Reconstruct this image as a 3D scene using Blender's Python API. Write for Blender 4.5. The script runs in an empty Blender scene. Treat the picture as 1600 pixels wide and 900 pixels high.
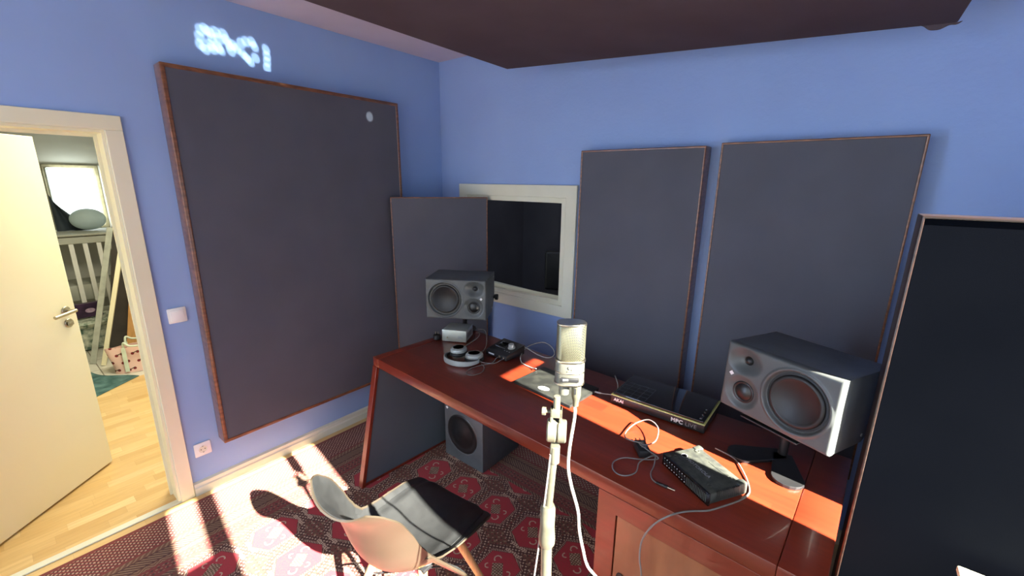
import bpy, bmesh, math, random
from mathutils import Vector, Matrix
random.seed(4)
PI = math.pi
SC = bpy.context.scene
COL = SC.collection

# ------------------------------------------------------------------ camera
FPX = 663.32
cd = bpy.data.cameras.new('camera'); cam = bpy.data.objects.new('camera', cd); COL.objects.link(cam)
cd.sensor_fit = 'HORIZONTAL'; cd.sensor_width = 36.0; cd.lens = 36.0 * FPX / 1600.0
cd.clip_start = 0.02; cd.clip_end = 200
Rm = ((0.77902457, -0.16019278, 0.60618395), (0.62689573, 0.18194088, -0.75756139), (0.01106623, 0.97017307, 0.24216059))
M4 = Matrix(((*Rm[0], 2.7), (*Rm[1], -2.44), (*Rm[2], 1.763), (0, 0, 0, 1)))
cam.matrix_world = M4
SC.camera = cam

# ------------------------------------------------------------------ world, sun, exposure
W = bpy.data.worlds.new('sky'); SC.world = W; W.use_nodes = True
wn = W.node_tree.nodes; wl = W.node_tree.links
bg = wn['Background']; tc = wn.new('ShaderNodeTexCoord'); sp = wn.new('ShaderNodeSeparateXYZ'); rp = wn.new('ShaderNodeValToRGB')
wl.new(tc.outputs['Generated'], sp.inputs[0]); wl.new(sp.outputs[2], rp.inputs[0]); wl.new(rp.outputs[0], bg.inputs[0])
rp.color_ramp.elements[0].position = 0.0; rp.color_ramp.elements[0].color = (0.80, 0.84, 0.86, 1)
rp.color_ramp.elements[1].position = 0.7; rp.color_ramp.elements[1].color = (0.80, 0.90, 1.0, 1)
bg.inputs[1].default_value = 3.1
sd = bpy.data.lights.new('sun', 'SUN'); sun = bpy.data.objects.new('sun', sd); COL.objects.link(sun)
sd.energy = 92.0; sd.angle = math.radians(0.53); sd.color = (1.0, 0.95, 0.84)
sun_dir = Vector((-1.0, 0.134, -0.66)).normalized()
sun.rotation_euler = sun_dir.to_track_quat('-Z', 'Y').to_euler(); sun.location = (6, -3, 4)

def area(name, loc, rot, sx, sy, power, col=(1, 1, 1)):
    d = bpy.data.lights.new(name, 'AREA'); d.shape = 'RECTANGLE'; d.size = sx; d.size_y = sy; d.energy = power; d.color = col
    o = bpy.data.objects.new(name, d); COL.objects.link(o); o.location = loc; o.rotation_euler = rot
    return o
area('hall_fill', (-1.15, -1.55, 2.5), (0, 0, 0), 0.9, 0.7, 72, (1.0, 0.91, 0.68))  # added fill that brightens the hall and door leaf, no known fixture
area('booth_fill', (0.9, 1.0, 2.5), (0, 0, 0), 0.6, 0.6, 14, (0.95, 0.95, 1.0))  # added weak fill to lift the dark booth, no known fixture
area('bathroom_window_light', (-4.40, -1.68, 1.55), (0, PI / 2, 0), 0.6, 0.4, 10, (0.9, 1.0, 0.95))

SC.view_settings.view_transform = 'Standard'; SC.view_settings.look = 'None'
SC.view_settings.gamma = 1.0; SC.view_settings.use_curve_mapping = False
SC.view_settings.exposure = 0.0

# ------------------------------------------------------------------ material helpers
def lin(r, g, b):
    f = lambda c: (c / 255 / 12.92) if c / 255 <= 0.04045 else ((c / 255 + 0.055) / 1.055) ** 2.4
    return (f(r), f(g), f(b), 1)

class NT:
    """small expression helper over math nodes"""
    def __init__(s, mat): s.m = mat; s.nt = mat.node_tree; s.n = s.nt.nodes; s.l = s.nt.links
    def val(s, sock, x):
        if isinstance(x, X): s.l.new(x.s, sock)
        else: sock.default_value = x
    def op(s, o, *a, clamp=False):
        n = s.n.new('ShaderNodeMath'); n.operation = o; n.use_clamp = clamp
        for i, x in enumerate(a): s.val(n.inputs[i], x)
        return X(s, n.outputs[0])
    def mix(s, f, a, b):
        n = s.n.new('ShaderNodeMix'); n.data_type = 'RGBA'
        s.val(n.inputs[0], f)
        for i, x in ((6, a), (7, b)):
            if isinstance(x, X): s.l.new(x.s, n.inputs[i])
            else: n.inputs[i].default_value = x
        return X(s, n.outputs[2])
class X:
    def __init__(a, t, sock): a.t = t; a.s = sock
    def __add__(a, b): return a.t.op('ADD', a, b)
    def __sub__(a, b): return a.t.op('SUBTRACT', a, b)
    def __mul__(a, b): return a.t.op('MULTIPLY', a, b)
    def __truediv__(a, b): return a.t.op('DIVIDE', a, b)
    def __lt__(a, b): return a.t.op('LESS_THAN', a, b)
    def __gt__(a, b): return a.t.op('GREATER_THAN', a, b)
    def mn(a, b): return a.t.op('MINIMUM', a, b)
    def mx(a, b): return a.t.op('MAXIMUM', a, b)
    def ab(a): return a.t.op('ABSOLUTE', a)
    def tri(a, p): return a.t.op('PINGPONG', a, p)       # 0..p..0
    def mod(a, p): return a.t.op('FLOORED_MODULO', a, p)
    def floor(a): return a.t.op('FLOOR', a)
    def sin(a): return a.t.op('SINE', a)

def base(name, col=(0.5, 0.5, 0.5, 1), rough=0.5, metal=0.0, spec=0.5, coat=0.0, sheen=0.0):
    m = bpy.data.materials.new(name); m.use_nodes = True
    b = m.node_tree.nodes['Principled BSDF']
    b.inputs['Base Color'].default_value = col; b.inputs['Roughness'].default_value = rough; b.inputs['Metallic'].default_value = metal
    b.inputs['Specular IOR Level'].default_value = spec; b.inputs['Coat Weight'].default_value = coat; b.inputs['Sheen Weight'].default_value = sheen
    return m, b

def noisy(name, c1, c2, scale=8, rough=0.5, metal=0.0, spec=0.5, bump=0.0, bscale=60, stretch=(1, 1, 1), coat=0.0, sheen=0.0, detail=4, lo=0.35, hi=0.65):
    m, b = base(name, c1, rough, metal, spec, coat, sheen)
    t = NT(m); n = t.n
    c = n.new('ShaderNodeTexCoord'); mp = n.new('ShaderNodeMapping'); mp.inputs['Scale'].default_value = stretch
    t.l.new(c.outputs['Object'], mp.inputs[0])
    no = n.new('ShaderNodeTexNoise'); no.inputs['Scale'].default_value = scale; no.inputs['Detail'].default_value = detail
    t.l.new(mp.outputs[0], no.inputs['Vector'])
    r = n.new('ShaderNodeValToRGB'); r.color_ramp.elements[0].color = c1; r.color_ramp.elements[1].color = c2
    r.color_ramp.elements[0].position = lo; r.color_ramp.elements[1].position = hi
    t.l.new(no.outputs['Fac'], r.inputs[0]); t.l.new(r.outputs[0], b.inputs['Base Color'])
    if bump:
        n2 = n.new('ShaderNodeTexNoise'); n2.inputs['Scale'].default_value = bscale; n2.inputs['Detail'].default_value = 3
        t.l.new(mp.outputs[0], n2.inputs['Vector'])
        bp = n.new('ShaderNodeBump'); bp.inputs['Strength'].default_value = bump; bp.inputs['Distance'].default_value = 0.004
        t.l.new(n2.outputs['Fac'], bp.inputs['Height']); t.l.new(bp.outputs[0], b.inputs['Normal'])
    return m

M = {}
M['wall_blue'] = noisy('blue_wall_paint', lin(141, 164, 210), lin(145, 169, 214), 2, 0.75, bump=0.5, bscale=45, spec=0.25)
M['wall_smooth'] = noisy('smooth_blue_wall_paint', lin(143, 168, 210), lin(147, 173, 214), 2, 0.7, bump=0.08, bscale=30, spec=0.25)
M['wall_white'] = noisy('white_plaster', lin(205, 205, 195), lin(212, 212, 203), 3, 0.8)
M['ceiling'] = noisy('ceiling_paint', lin(196, 188, 205), lin(202, 195, 210), 3, 0.85)
M['trim'] = noisy('white_gloss_paint', lin(214, 213, 190), lin(222, 221, 200), 3, 0.4)
M['cream'] = noisy('cream_door_lacquer', lin(250, 238, 192), lin(253, 242, 202), 1.2, 0.45)
M['casing'] = noisy('cream_casing_lacquer', lin(224, 218, 182), lin(232, 226, 194), 2, 0.45)
M['fabric'] = noisy('dark_acoustic_fabric', lin(82, 83, 92), lin(87, 88, 97), 3, 0.8, spec=0.25, sheen=0.15, bump=0.1, bscale=500)
M['fabric_black'] = noisy('black_acoustic_fabric', lin(9, 11, 16), lin(11, 13, 18), 3, 1.0, spec=0.0, bump=0.1, bscale=500)
M['fabric_cloud'] = noisy('ceiling_panel_fabric', lin(78, 66, 72), lin(83, 72, 78), 3, 0.9, spec=0.15, bump=0.1, bscale=500)
M['frame'] = noisy('copper_brown_stained_wood', lin(92, 56, 38), lin(136, 88, 58), 14, 0.3, stretch=(1, 1, 4), coat=0.4)
M['frame_top'] = noisy('dark_stained_wood', lin(36, 24, 20), lin(52, 34, 27), 14, 0.4, stretch=(1, 1, 4), coat=0.2)
M['slate'] = noisy('slate_grey_board', lin(74, 86, 94), lin(80, 92, 98), 3, 0.5)
M['spk'] = noisy('anthracite_lacquer', lin(76, 80, 82), lin(82, 86, 88), 20, 0.5, bump=0.05, bscale=400)
M['spk_front'] = noisy('anthracite_baffle', lin(72, 75, 75), lin(78, 81, 80), 20, 0.42, bump=0.04, bscale=400)
M['cone'] = noisy('black_speaker_cone', lin(22, 23, 24), lin(27, 28, 29), 20, 0.34)
M['rubber'] = noisy('black_rubber', lin(18, 18, 19), lin(24, 24, 25), 20, 0.5)
M['black'] = noisy('black_plastic', lin(26, 26, 27), lin(33, 33, 34), 20, 0.4)
M['gloss'] = noisy('glossy_black_cover', lin(12, 12, 14), lin(16, 16, 18), 20, 0.06, coat=0.5)
M['white'] = noisy('white_plastic', lin(232, 232, 226), lin(238, 238, 232), 10, 0.4)
M['whitecable'] = noisy('white_cable_sheath', lin(150, 150, 142), lin(160, 160, 152), 10, 0.45)
M['greycable'] = noisy('grey_cable_sheath', lin(105, 100, 95), lin(120, 115, 110), 10, 0.45)
M['blackcable'] = noisy('black_cable_sheath', lin(30, 28, 28), lin(38, 36, 36), 10, 0.4)
M['steel'] = noisy('brushed_steel', lin(168, 160, 140), lin(190, 182, 162), 40, 0.28, metal=1.0, stretch=(1, 12, 1))
M['silver'] = noisy('silver_paint', lin(160, 165, 162), lin(172, 177, 172), 12, 0.35, metal=0.2)
M['silverface'] = noisy('pale_aluminium', lin(168, 172, 160), lin(180, 184, 172), 12, 0.35, metal=0.35)
M['micmetal'] = noisy('nickel_microphone_body', lin(84, 84, 76), lin(102, 102, 92), 30, 0.4, metal=0.4)
M['standmetal'] = noisy('pale_stand_lacquer', lin(84, 82, 68), lin(100, 98, 82), 30, 0.42, metal=0.3)
M['dusty'] = noisy('dusty_black_plastic', lin(44, 46, 42), lin(66, 68, 60), 45, 0.6, detail=8)
M['laptop'] = noisy('scuffed_black_aluminium', lin(30, 31, 29), lin(50, 51, 46), 22, 0.4, metal=0.1, detail=9, lo=0.42, hi=0.72)
M['logo'] = base('white_print', lin(225, 225, 225), 0.5)[0]
M['logogrey'] = base('grey_print', lin(135, 135, 138), 0.5)[0]
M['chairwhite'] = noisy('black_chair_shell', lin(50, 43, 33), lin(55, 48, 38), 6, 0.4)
M['chairblack'] = noisy('black_leatherette', lin(32, 33, 33), lin(38, 39, 39), 25, 0.42, bump=0.15, bscale=350)
M['beech'] = noisy('beech_leg_wood', lin(196, 150, 96), lin(214, 172, 118), 18, 0.45, stretch=(6, 6, 1))
M['glowline'] = base('pale_yellow_painted_glow', lin(226, 226, 140), 0.25)[0]
M['cabinet_panel'] = noisy('brown_cherry_panel', lin(106, 62, 38), lin(124, 78, 48), 5, 0.35, stretch=(3, 1, 0.6), coat=0.15, lo=0.3, hi=0.7)
M['glass'], gb = base('window_glass', (0.9, 0.92, 0.93, 1), 0.02)
gb.inputs['Transmission Weight'].default_value = 1.0; gb.inputs['IOR'].default_value = 1.15

def blocks(name, cols, row, length, rough, seam, coat=0.0, alongx=True, seamw=0.0007):
    m, b = base(name, cols[0], rough, coat=coat)
    t = NT(m); n = t.n
    c = n.new('ShaderNodeTexCoord'); s = n.new('ShaderNodeSeparateXYZ'); t.l.new(c.outputs['Object'], s.inputs[0])
    a = X(t, s.outputs[0 if alongx else 1]); r = X(t, s.outputs[1 if alongx else 0])
    ri = (r / row).floor()
    w1 = n.new('ShaderNodeTexWhiteNoise'); w1.noise_dimensions = '1D'; t.l.new(ri.s, w1.inputs['W'])
    aa = a / length + X(t, w1.outputs['Value']) * 7.0
    ci = aa.floor() + ri * 37.7
    w2 = n.new('ShaderNodeTexWhiteNoise'); w2.noise_dimensions = '1D'; t.l.new(ci.s, w2.inputs['W'])
    rp_ = n.new('ShaderNodeValToRGB'); t.l.new(w2.outputs['Value'], rp_.inputs[0])
    e = rp_.color_ramp.elements; e[0].color = cols[0]; e[1].color = cols[-1]
    for k, cc in enumerate(cols[1:-1]):
        q = e.new((k + 1) / (len(cols) - 1)); q.color = cc
    mp = n.new('ShaderNodeMapping'); mp.inputs['Scale'].default_value = (4, 40, 40) if alongx else (40, 4, 40); t.l.new(c.outputs['Object'], mp.inputs[0])
    no = n.new('ShaderNodeTexNoise'); no.inputs['Scale'].default_value = 1.4; no.inputs['Detail'].default_value = 5; t.l.new(mp.outputs[0], no.inputs['Vector'])
    col = t.mix((X(t, no.outputs['Fac']) - 0.4) * 1.1, X(t, rp_.outputs[0]), seam)
    line = (r.mod(row) < seamw * 2).mx(aa.mod(1.0) < seamw * 2 / length)
    col = t.mix(line * 0.45, col, seam)
    t.l.new(col.s, b.inputs['Base Color'])
    return m
M['desk'] = blocks('red_stained_block_wood', [lin(128, 47, 25), lin(112, 38, 20), lin(119, 43, 22), lin(104, 34, 18)], 0.062, 0.36, 0.32, lin(78, 24, 14), 0.15)

def laminate(name, c1, c2, cm, bw, rh, rough=0.35, rot=0):
    m, b = base(name, c1, rough)
    t = NT(m); n = t.n
    c = n.new('ShaderNodeTexCoord'); mp = n.new('ShaderNodeMapping'); mp.inputs['Rotation'].default_value = (0, 0, rot); t.l.new(c.outputs['Object'], mp.inputs[0])
    br = n.new('ShaderNodeTexBrick'); br.inputs['Scale'].default_value = 1.0; br.inputs['Brick Width'].default_value = bw; br.inputs['Row Height'].default_value = rh
    br.inputs['Mortar Size'].default_value = 0.0012 if bw > 0.3 and rh < .1 else 0.004; br.inputs['Color1'].default_value = c1; br.inputs['Color2'].default_value = c2; br.inputs['Mortar'].default_value = cm
    br.offset = 0.4 if rh < .1 else 0.0
    t.l.new(mp.outputs[0], br.inputs['Vector'])
    no = n.new('ShaderNodeTexNoise'); no.inputs['Scale'].default_value = 9; no.inputs['Detail'].default_value = 5; t.l.new(mp.outputs[0], no.inputs['Vector'])
    g = t.mix((X(t, no.outputs['Fac']) - 0.4) * 0.5, X(t, br.outputs['Color']), cm)
    t.l.new(g.s, b.inputs['Base Color'])
    return m
M['floor'] = blocks('maple_laminate', [lin(226, 196, 138), lin(208, 172, 112), lin(218, 186, 128), lin(200, 162, 102), lin(230, 204, 150)], 0.066, 0.27, 0.33, lin(178, 140, 88), 0.0, False)
M['tiles'] = laminate('white_floor_tiles', lin(205, 203, 190), lin(212, 210, 198), lin(120, 112, 96), 0.33, 0.33, 0.3)

# ------------------------------------------------------------------ rug pattern (geometric weave)
RX0, RX1, RY0, RY1 = 0.07, 2.45, -3.35, -0.28
def rug_mat():
    m, b = base('woven_rug_wool', (0.2, 0.02, 0.02, 1), 0.95, spec=0.1, sheen=0.2)
    t = NT(m); n = t.n
    c = n.new('ShaderNodeTexCoord'); s = n.new('ShaderNodeSeparateXYZ'); t.l.new(c.outputs['Object'], s.inputs[0])
    nz = n.new('ShaderNodeTexNoise'); nz.inputs['Scale'].default_value = 60; nz.inputs['Detail'].default_value = 2; t.l.new(c.outputs['Object'], nz.inputs['Vector'])
    wob = (X(t, nz.outputs['Fac']) - 0.5) * 0.006
    x = X(t, s.outputs[0]) + wob; y = X(t, s.outputs[1]) + wob
    RED = lin(168, 44, 54); DRED = lin(118, 50, 46); DARK = lin(76, 44, 38); CREAM = lin(190, 160, 134); BEIGE = lin(136, 108, 82); BROWN = lin(104, 66, 50); GREEN = lin(118, 118, 84)
    e = ((x - RX0).mn(x * -1.0 + RX1)).mn((y - RY0).mn(y * -1.0 + RY1))
    horiz = ((y - RY0).mn(y * -1.0 + RY1)) < ((x - RX0).mn(x * -1.0 + RX1))      # nearer to a y edge: run along x
    run = y + (x - y) * horiz
    # ---- field: rows of hexagons
    px_, py_ = 0.254, 0.28
    dx = ((x - (0.639 - px_ / 2)).mod(px_) - px_ / 2)
    dy = ((y - (-0.94 - py_ / 2)).mod(py_) - py_ / 2)
    ax = dx.ab(); ay = dy.ab()
    hexd = (ax / 0.088).mx((ax * 0.55 + ay) / 0.115)
    # small motifs in the ground: diagonal lattice of diamonds
    def diamonds(u, v, p, r):
        du = u.tri(p / 2); dv = v.tri(p / 2)
        return ((du + dv) < r)
    g1 = diamonds(x + y, x - y, 0.030, 0.0085)
    g2 = diamonds(x, y, 0.021, 0.0065)
    g3 = diamonds(x * 1.3, y * 0.9, 0.034, 0.0045)
    field = t.mix(g2, BROWN, DARK)
    field = t.mix(diamonds(x + 0.01, y * 1.4, 0.043, 0.010), field, BEIGE)
    field = t.mix(g1, field, DRED)
    field = t.mix(g3, field, CREAM)
    # diamond chain around each gul
    ring = (hexd > 1.12) * (hexd < 1.38)
    ang = (x + y * 0.6).tri(0.008)
    field = t.mix(ring, field, DARK)
    field = t.mix(ring * diamonds(x + y * 0.5, x * 0.5 - y, 0.018, 0.006), field, CREAM)
    ring2 = (hexd > 1.0) * (hexd < 1.10)
    field = t.mix(ring2, field, DARK)
    field = t.mix(ring2 * (((x * 0.7 + y)).mod(0.010) < 0.004), field, CREAM)
    # ladder bars at both ends
    bars = (ax < 0.045) * (ay > 0.108) * (ay < 0.124)
    field = t.mix(bars, field, CREAM); field = t.mix(bars * (x.mod(0.012) < 0.004) * (ay > 0.111) * (ay < 0.121), field, DARK)
    ins = hexd < 1.0
    gul = t.mix((hexd < 0.97), DRED, RED)
    # medallion: greenish block with cream dots and curled hooks
    blk = ((dx * 0.8 + dy * 0.6).ab() < 0.026) * ((dy * 0.8 - dx * 0.6).ab() < 0.034)
    gul = t.mix(blk, gul, BROWN)
    gul = t.mix(blk * diamonds(x, y, 0.011, 0.0045), gul, CREAM)
    gul = t.mix(blk * diamonds(x + 0.005, y + 0.003, 0.014, 0.004), gul, GREEN)
    def ringat(cx, cy, r, w, cut):
        qx = dx - cx; qy = dy - cy
        d = t.op('SQRT', qx * qx + qy * qy)
        return ((d - r).ab() < w) * ((qx * cut[0] + qy * cut[1]) > -r * 0.35)
    hooks = ringat(0.035, -0.046, 0.017, 0.0032, (1, -0.5)).mx(ringat(-0.035, 0.046, 0.017, 0.0032, (-1, 0.5))).mx(ringat(0.052, 0.010, 0.012, 0.003, (1, 1))).mx(ringat(-0.05, -0.012, 0.012, 0.003, (-1, -1)))
    gul = t.mix(hooks, gul, CREAM)
    field = t.mix(ins, field, gul)
    # ---- borders by distance from the edge
    col = field
    def band(lo, hi, c):
        nonlocal col
        col = t.mix((e > lo) * (e < hi), col, c)
    mosaic = t.mix(diamonds(run + e * 0.7, run * 0.4 - e, 0.020, 0.006), DRED, BEIGE)
    mosaic = t.mix(diamonds(run, e, 0.026, 0.008), mosaic, DARK)
    dash = t.mix((run + e * 0.8).mod(0.024) < 0.010, BROWN, BEIGE)
    dashd = t.mix((run * 0.8 - e).mod(0.017) < 0.008, DARK, BEIGE)
    lat = t.mix(diamonds(run + e, run - e, 0.024, 0.0095), DRED, DARK)
    lat = t.mix(diamonds(run + e + 0.012, run - e, 0.024, 0.0075), lat, CREAM)
    zig = t.mix(((e - 0.235).ab() * 1.2 + run.tri(0.03)) .mod(0.02) < 0.009, BROWN, BEIGE)
    band(-1, 0.020, DRED)
    band(0.020, 0.205, lat)
    band(0.205, 0.218, DRED)
    band(0.218, 0.245, dash)
    band(0.245, 0.253, DARK)
    band(0.253, 0.305, dashd)
    band(0.305, 0.313, DARK)
    band(0.313, 0.340, zig)
    band(0.340, 0.352, DRED)
    band(0.352, 0.400, mosaic)
    band(0.400, 0.420, DRED)
    band(0.420, 0.440, dashd)
    # ---- worn tone variation
    n2 = n.new('ShaderNodeTexNoise'); n2.inputs['Scale'].default_value = 180; n2.inputs['Detail'].default_value = 2; t.l.new(c.outputs['Object'], n2.inputs['Vector'])
    col = t.mix(((X(t, n2.outputs['Fac']) - 0.42) * 1.2), col, BROWN)
    t.l.new(col.s, b.inputs['Base Color'])
    bp = n.new('ShaderNodeBump'); bp.inputs['Strength'].default_value = 0.3; bp.inputs['Distance'].default_value = 0.003
    t.l.new(n2.outputs['Fac'], bp.inputs['Height']); t.l.new(bp.outputs[0], b.inputs['Normal'])
    return m
M['rug'] = rug_mat()

# ------------------------------------------------------------------ mesh helpers
def T(loc=(0, 0, 0), rz=0, rx=0, ry=0):
    return Matrix.Translation(loc) @ Matrix.Rotation(rz, 4, 'Z') @ Matrix.Rotation(ry, 4, 'Y') @ Matrix.Rotation(rx, 4, 'X')
def box(bm, x0, x1, y0, y1, z0, z1, bev=0.0, seg=2, mat=None):
    r = bmesh.ops.create_cube(bm, size=1)
    vs = r['verts']
    for v in vs:
        v.co = Vector(((x0 + x1) / 2 + v.co.x * (x1 - x0), (y0 + y1) / 2 + v.co.y * (y1 - y0), (z0 + z1) / 2 + v.co.z * (z1 - z0)))
    es = list({e for v in vs for e in v.link_edges})
    if bev > 0:
        rr = bmesh.ops.bevel(bm, geom=es, offset=bev, segments=seg, profile=0.5, affect='EDGES')
        vs = [v for v in rr['verts']]
        allv = set(vs)
        for f in rr['faces']:
            for v in f.verts: allv.add(v)
        st = list(allv)
        while st:
            v = st.pop()
            for e in v.link_edges:
                o = e.other_vert(v)
                if o not in allv: allv.add(o); st.append(o)
        vs = list(allv)
    if mat is not None: bmesh.ops.transform(bm, matrix=mat, verts=vs)
    return vs
def BX(*a, **k):
    bm = bmesh.new(); box(bm, *a, **k); return bm
def prism(pts, axis, a, b, bev=0.0):
    """extrude a 2D polygon along axis ('x','y','z') from a to b"""
    bm = bmesh.new()
    def P(p, t):
        return {'x': (t, p[0], p[1]), 'y': (p[0], t, p[1]), 'z': (p[0], p[1], t)}[axis]
    v1 = [bm.verts.new(P(p, a)) for p in pts]; v2 = [bm.verts.new(P(p, b)) for p in pts]
    bm.faces.new(v1); bm.faces.new(v2[::-1]); n = len(pts)
    for i in range(n): bm.faces.new((v1[i], v2[i], v2[(i + 1) % n], v1[(i + 1) % n]))
    bmesh.ops.recalc_face_normals(bm, faces=bm.faces)
    if bev: bmesh.ops.bevel(bm, geom=bm.edges[:], offset=bev, segments=2, profile=0.5, affect='EDGES')
    return bm
def lathe(prof, seg=40, bm=None, mat=None, sx=1, sy=1):
    """prof: (r,z) list; revolve about z"""
    bm = bm or bmesh.new(); rings = []; new = []
    for r, z in prof:
        if r < 1e-6:
            v = bm.verts.new((0, 0, z)); rings.append([v]); new.append(v)
        else:
            ring = [bm.verts.new((r * math.cos(2 * PI * i / seg) * sx, r * math.sin(2 * PI * i / seg) * sy, z)) for i in range(seg)]
            rings.append(ring); new += ring
    for a, b in zip(rings, rings[1:]):
        for i in range(seg):
            j = (i + 1) % seg
            if len(a) == 1 and len(b) == 1: continue
            if len(a) == 1: bm.faces.new((a[0], b[i], b[j]))
            elif len(b) == 1: bm.faces.new((a[i], a[j], b[0]))
            else: bm.faces.new((a[i], a[j], b[j], b[i]))
    for ring in (rings[0], rings[-1]):
        if len(ring) > 2: bm.faces.new(ring)
    bmesh.ops.recalc_face_normals(bm, faces=bm.faces)
    if mat is not None: bmesh.ops.transform(bm, matrix=mat, verts=new)
    return bm
def cyl(bm, p0, p1, r0, r1=None, seg=20):
    r1 = r0 if r1 is None else r1
    p0 = Vector(p0); p1 = Vector(p1); d = p1 - p0; q = d.to_track_quat('Z', 'Y').to_matrix().to_4x4()
    m = Matrix.Translation(p0) @ q; L = d.length
    b2 = min(r0, r1) * 0.12
    lathe([(0, 0), (r0 - b2, 0), (r0, b2), (r1, L - b2), (r1 - b2, L), (0, L)], seg, bm, m)
    return bm
def CY(*a, **k): return cyl(bmesh.new(), *a, **k)
def catmull(pts, n=8):
    P = [Vector(p) for p in pts]; out = []
    for i in range(len(P) - 1):
        a = P[i - 1] if i else P[i] * 2 - P[i + 1]; b = P[i]; c = P[i + 1]; d = P[i + 2] if i + 2 < len(P) else P[i + 1] * 2 - P[i]
        for k in range(n):
            t = k / n
            out.append(0.5 * ((2 * b) + (c - a) * t + (2 * a - 5 * b + 4 * c - d) * t * t + (3 * b - a - 3 * c + d) * t ** 3))
    out.append(P[-1]); return out
def tube(pts, r, seg=8, n=8, bm=None, smooth=True):
    bm = bm or bmesh.new(); C = catmull(pts, n) if smooth else [Vector(p) for p in pts]
    rings = []; up = Vector((0, 0, 1)); prev = None
    for i, p in enumerate(C):
        d = (C[min(i + 1, len(C) - 1)] - C[max(i - 1, 0)]).normalized()
        if prev is None:
            s = d.cross(up if abs(d.z) < 0.9 else Vector((1, 0, 0))).normalized()
        else:
            s = (prev - d * prev.dot(d)).normalized()
        prev = s; w = d.cross(s)
        rr = r(i / (len(C) - 1)) if callable(r) else r
        rings.append([bm.verts.new(p + (s * math.cos(2 * PI * k / seg) + w * math.sin(2 * PI * k / seg)) * rr) for k in range(seg)])
    for a, b in zip(rings, rings[1:]):
        for k in range(seg): bm.faces.new((a[k], a[(k + 1) % seg], b[(k + 1) % seg], b[k]))
    bm.faces.new(rings[0]); bm.faces.new(rings[-1][::-1])
    bmesh.ops.recalc_face_normals(bm, faces=bm.faces)
    return bm
def grid(fn, nu, nv, bm=None):
    bm = bm or bmesh.new(); V = [[bm.verts.new(fn(i / nu, j / nv)) for i in range(nu + 1)] for j in range(nv + 1)]
    for j in range(nv):
        for i in range(nu): bm.faces.new((V[j][i], V[j][i + 1], V[j + 1][i + 1], V[j + 1][i]))
    return bm
def thicken(bm, t):
    """give an open sheet real thickness"""
    bmesh.ops.recalc_face_normals(bm, faces=bm.faces)
    bmesh.ops.solidify(bm, geom=bm.faces[:], thickness=t)
    bmesh.ops.recalc_face_normals(bm, faces=bm.faces)
    return bm
def ringframe(w, h, y0, y1, lip, bev=0.006):
    """rectangular frame in the xz plane, z from 0 to h, x centred"""
    bm = bmesh.new()
    o = [(-w / 2, 0), (w / 2, 0), (w / 2, h), (-w / 2, h)]; i_ = [(-w / 2 + lip, lip), (w / 2 - lip, lip), (w / 2 - lip, h - lip), (-w / 2 + lip, h - lip)]
    vo0 = [bm.verts.new((p[0], y0, p[1])) for p in o]; vi0 = [bm.verts.new((p[0], y0, p[1])) for p in i_]
    vo1 = [bm.verts.new((p[0], y1, p[1])) for p in o]; vi1 = [bm.verts.new((p[0], y1, p[1])) for p in i_]
    for k in range(4):
        j = (k + 1) % 4
        bm.faces.new((vo0[k], vo0[j], vi0[j], vi0[k])); bm.faces.new((vo1[j], vo1[k], vi1[k], vi1[j]))
        bm.faces.new((vo0[j], vo0[k], vo1[k], vo1[j])); bm.faces.new((vi0[k], vi0[j], vi1[j], vi1[k]))
    bmesh.ops.recalc_face_normals(bm, faces=bm.faces)
    es = [e for e in bm.edges if len(e.link_faces) == 2 and abs(e.link_faces[0].normal.dot(e.link_faces[1].normal)) < 0.5]
    if bev: bmesh.ops.bevel(bm, geom=es, offset=bev, segments=3, profile=0.5, affect='EDGES')
    return bm

# ------------------------------------------------------------------ object helpers
def finish(name, bm, mat, parent=None, smooth=True, angle=35):
    me = bpy.data.meshes.new(name); bm.to_mesh(me); bm.free()
    if smooth:
        for p in me.polygons: p.use_smooth = True
        try: me.set_sharp_from_angle(angle=math.radians(angle))
        except Exception: pass
    me.materials.append(mat)
    o = bpy.data.objects.new(name, me); COL.objects.link(o)
    if parent is not None: o.parent = parent
    return o
def tag(o, label=None, cat=None, group=None, kind=None):
    if label: o['label'] = label
    if cat: o['category'] = cat
    if group: o['group'] = group
    if kind: o['kind'] = kind
    return o
def thing(name, label, cat, loc=(0, 0, 0), rz=0, group=None):
    o = bpy.data.objects.new(name, None); COL.objects.link(o); o.location = loc; o.rotation_euler = (0, 0, rz); o.empty_display_size = 0.05
    return tag(o, label, cat, group)
def struct(name, bm, mat, label=None, parent=None, smooth=False):
    o = finish(name, bm, mat, parent, smooth)
    if parent is None:
        o['kind'] = 'structure'
    if label: o['label'] = label
    return o
def text_bm(s, size, extrude=0.0006, spacing=1.0, bold=0.0):
    cu = bpy.data.curves.new('lettering', 'FONT'); cu.body = s; cu.size = size; cu.extrude = extrude; cu.space_character = spacing; cu.offset = bold
    cu.resolution_u = 3
    ob = bpy.data.objects.new('lettering', cu); COL.objects.link(ob)
    dg = bpy.context.evaluated_depsgraph_get(); me = bpy.data.meshes.new_from_object(ob.evaluated_get(dg))
    bm = bmesh.new(); bm.from_mesh(me)
    bpy.data.objects.remove(ob); bpy.data.curves.remove(cu); bpy.data.meshes.remove(me)
    return bm
def xf(bm, m): bmesh.ops.transform(bm, matrix=m, verts=bm.verts[:]); return bm
FRONT = Matrix.Rotation(PI / 2, 4, 'X')      # text in xy -> faces -y

# ================================================================== SETTING
Hc = 2.65
DY0, DY1, DZ = -2.835, -2.015, 1.97          # door opening on the left wall
XW = 3.60
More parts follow.
